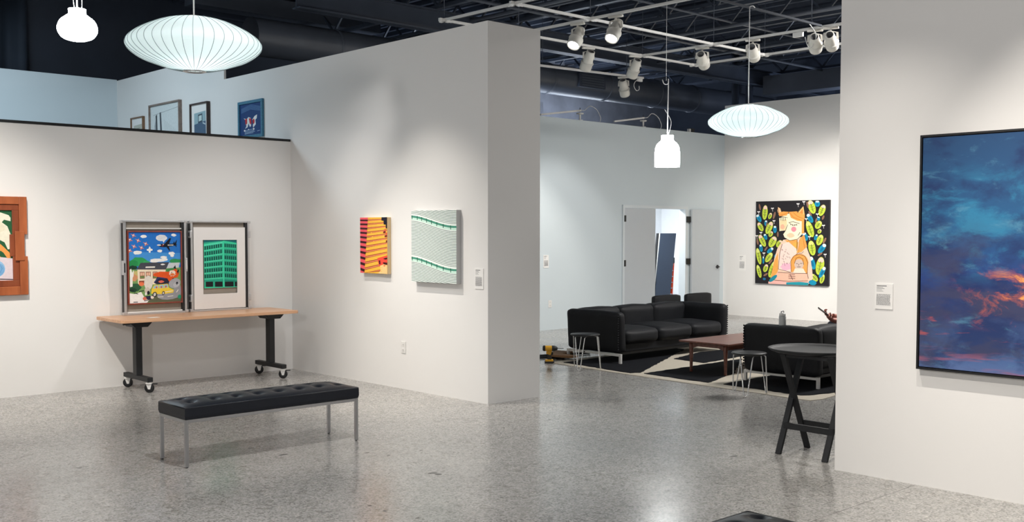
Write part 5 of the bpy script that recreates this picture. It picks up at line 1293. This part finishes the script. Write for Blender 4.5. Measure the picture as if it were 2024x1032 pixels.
J = [((0, 0, 0.10), (0.15, 0.11)), ((0, -0.03, 0.28), (0.14, 0.10)), ((0, -0.07, 0.46), (0.16, 0.10)), ((0, -0.08, 0.545), 0.06), ((0, -0.07, 0.60), 0.052), ((0, -0.055, 0.66), (0.068, 0.08)), ((0, -0.05, 0.735), (0.076, 0.092)), ((0, -0.055, 0.80), (0.06, 0.07)),
     ((-0.17, -0.09, 0.475), 0.055), ((-0.30, -0.03, 0.32), 0.043), ((-0.38, 0.05, 0.14), 0.042), ((-0.50, 0.17, 0.140), 0.036), ((-0.575, 0.21, 0.158), 0.028),
     ((0.17, -0.09, 0.475), 0.055), ((0.17, 0.03, 0.33), 0.043), ((0.04, 0.13, 0.19), 0.038), ((-0.36, 0.195, 0.190), 0.033), ((-0.50, 0.205, 0.200), 0.025),
     ((-0.09, 0.02, 0.08), 0.085), ((-0.06, 0.26, 0.085), 0.075), ((-0.05, 0.52, 0.06), 0.062), ((-0.05, 0.56, -0.18), 0.05), ((-0.05, 0.56, -0.38), 0.036),
     ((0.09, 0.02, 0.08), 0.085), ((0.08, 0.26, 0.085), 0.075), ((0.09, 0.52, 0.06), 0.062), ((0.09, 0.56, -0.18), 0.05), ((0.09, 0.56, -0.38), 0.036),
     # left palm and fingers round the phone
     ((-0.615, 0.222, 0.185), (0.033, 0.024)), ((-0.645, 0.237, 0.218), (0.032, 0.021)),
     # right palm
     ((-0.535, 0.21, 0.204), (0.027, 0.019)), ((-0.57, 0.215, 0.210), (0.028, 0.017))]
B = [(0, 1), (1, 2), (2, 3), (3, 4), (4, 5), (5, 6), (6, 7), (2, 8), (8, 9), (9, 10), (10, 11), (11, 12), (2, 13), (13, 14), (14, 15), (15, 16), (16, 17), (0, 18), (18, 19), (19, 20), (20, 21), (21, 22), (0, 23), (23, 24), (24, 25), (25, 26), (26, 27), (12, 28), (28, 29), (17, 30), (30, 31)]
body = skin_mesh('body', J, B, m_skin, t)
fing = [[(-0.685, 0.205, 0.248), (-0.705, 0.190, 0.262), (-0.700, 0.170, 0.272)], [(-0.680, 0.215, 0.262), (-0.698, 0.205, 0.282), (-0.690, 0.182, 0.290)], [(-0.670, 0.218, 0.272), (-0.684, 0.212, 0.294), (-0.676, 0.190, 0.304)], [(-0.655, 0.215, 0.268), (-0.662, 0.212, 0.292), (-0.655, 0.192, 0.302)], [(-0.640, 0.165, 0.215), (-0.655, 0.150, 0.245), (-0.672, 0.152, 0.268)]]
sh = Vector((0.02, 0.042, -0.018))
for k, f_ in enumerate(fing):
    f_ = [Vector(p)+sh for p in f_]
    base = Vector((-0.66, 0.195, 0.228) if k < 4 else (-0.635, 0.178, 0.19))+sh
    skin_mesh('thumb' if k == 4 else 'finger', [(base, 0.012), (f_[0], 0.0095), (f_[1], 0.0088), (f_[2], 0.0075)], [(0, 1), (1, 2), (2, 3)], m_skin, body)
for k in range(5):
    a = -0.03+0.015*k
    pts = [((-0.535, 0.195, 0.228), 0.012), ((-0.565, 0.20+a*0.5, 0.236+a*0.4), 0.0092), ((-0.592, 0.20+a*0.6, 0.232+a*0.5), 0.0085), ((-0.61, 0.198+a*0.6, 0.218+a*0.5), 0.0075)] if k else [((-0.52, 0.18, 0.225), 0.011), ((-0.55, 0.165, 0.245), 0.0095), ((-0.58, 0.16, 0.25), 0.008)]
    pts = [(Vector(p)+Vector((-0.03, 0.018, -0.02)), r_) for p, r_ in pts]
    skin_mesh('finger' if k else 'thumb', pts, [(i, i+1) for i in range(len(pts)-1)], m_skin, body)
# clothes, a little larger than the body
def grow(ids, bones, nm, m_, f_=1.16, add=0.006):
    mp_ = {i: k for k, i in enumerate(ids)}
    js = []
    for i in ids:
        r_ = J[i][1]; r_ = r_ if isinstance(r_, tuple) else (r_, r_); js.append((J[i][0], (r_[0]*f_+add, r_[1]*f_+add)))
    skin_mesh(nm, js, [(mp_[a], mp_[b]) for a, b in bones], m_, body)
grow([0, 1, 2, 3, 8, 9, 10, 13, 14, 15, 16], [(0, 1), (1, 2), (2, 3), (2, 8), (8, 9), (9, 10), (2, 13), (13, 14), (14, 15), (15, 16)], 'shirt', m_shirt)
grow([0, 18, 19, 20, 21, 22, 23, 24, 25, 26, 27], [(0, 18), (18, 19), (19, 20), (20, 21), (21, 22), (0, 23), (23, 24), (24, 25), (25, 26), (26, 27)], 'trousers', m_jeans, 1.12)
for x in (-0.05, 0.09):
    vs_, fs_ = cushion(0.09, 0.26, 0.08, 0.035, 0.004, 6); m_ = MB(); m_.add([v+Vector((x, 0.62, -0.392)) for v in vs_], fs_, True); m_.build('shoe', m_black, body)
hc = Vector((0, -0.055, 0.745))
hp = [(0.0, 0.118), (0.05, 0.108), (0.085, 0.07), (0.098, 0.01), (0.092, -0.05), (0.08, -0.09)]
hm = MB(); hm.lathe(hp, hc+Vector((0, -0.018, 0)), Quaternion((1, 0, 0), 0.35), 24); hm.build('hair', m_hair, body)
for s_ in (-1, 1):
    MB().lathe([(0.0, 0.012), (0.008, 0.009), (0.012, 0), (0.008, -0.009), (0.0, -0.012)], hc+Vector((s_*0.032, 0.080, -0.01)), None, 10).build('eye', m_white, body)
    MB().lathe([(0.0, 0.03), (0.01, 0.022), (0.014, 0), (0.01, -0.022), (0.0, -0.03)], hc+Vector((s_*0.085, 0.0, -0.02)), None, 10).build('ear', m_skin, body)
MB().lathe([(0.0, 0.03), (0.008, 0.01), (0.015, -0.015), (0.0, -0.024)], hc+Vector((0, 0.094, -0.035)), None, 10).build('nose', m_skin, body)
MB().tube([hc+Vector((-0.022, 0.082, -0.078)), hc+Vector((0, 0.09, -0.08)), hc+Vector((0.022, 0.082, -0.078))], 0.005, 6).build('mouth', mat('lips', rgb(150, 82, 78), 0.5), body)
ph = MB().box(-0.005, 0.005, -0.036, 0.036, -0.075, 0.075).build('smartphone', m_black, None, 0.004, 3)
zc = Vector((-0.24, 0.78, 0.58)).normalized(); xc_ = (Vector((0.45, -0.35, 0.82))-zc*zc.dot(Vector((0.45, -0.35, 0.82)))).normalized(); yc = zc.cross(xc_)
ph.matrix_world = Matrix(((xc_.x, yc.x, zc.x, 10.828), (xc_.y, yc.y, zc.y, 6.345), (xc_.z, yc.z, zc.z, 0.716), (0, 0, 0, 1))); tag(ph, 'black smartphone held up in the seated person\'s hand', 'phone')
MB().box(0.0051, 0.0056, -0.032, 0.032, -0.069, 0.069).build('screen', mat('dark_glass', (0.01, 0.011, 0.014, 1), 0.1), ph)
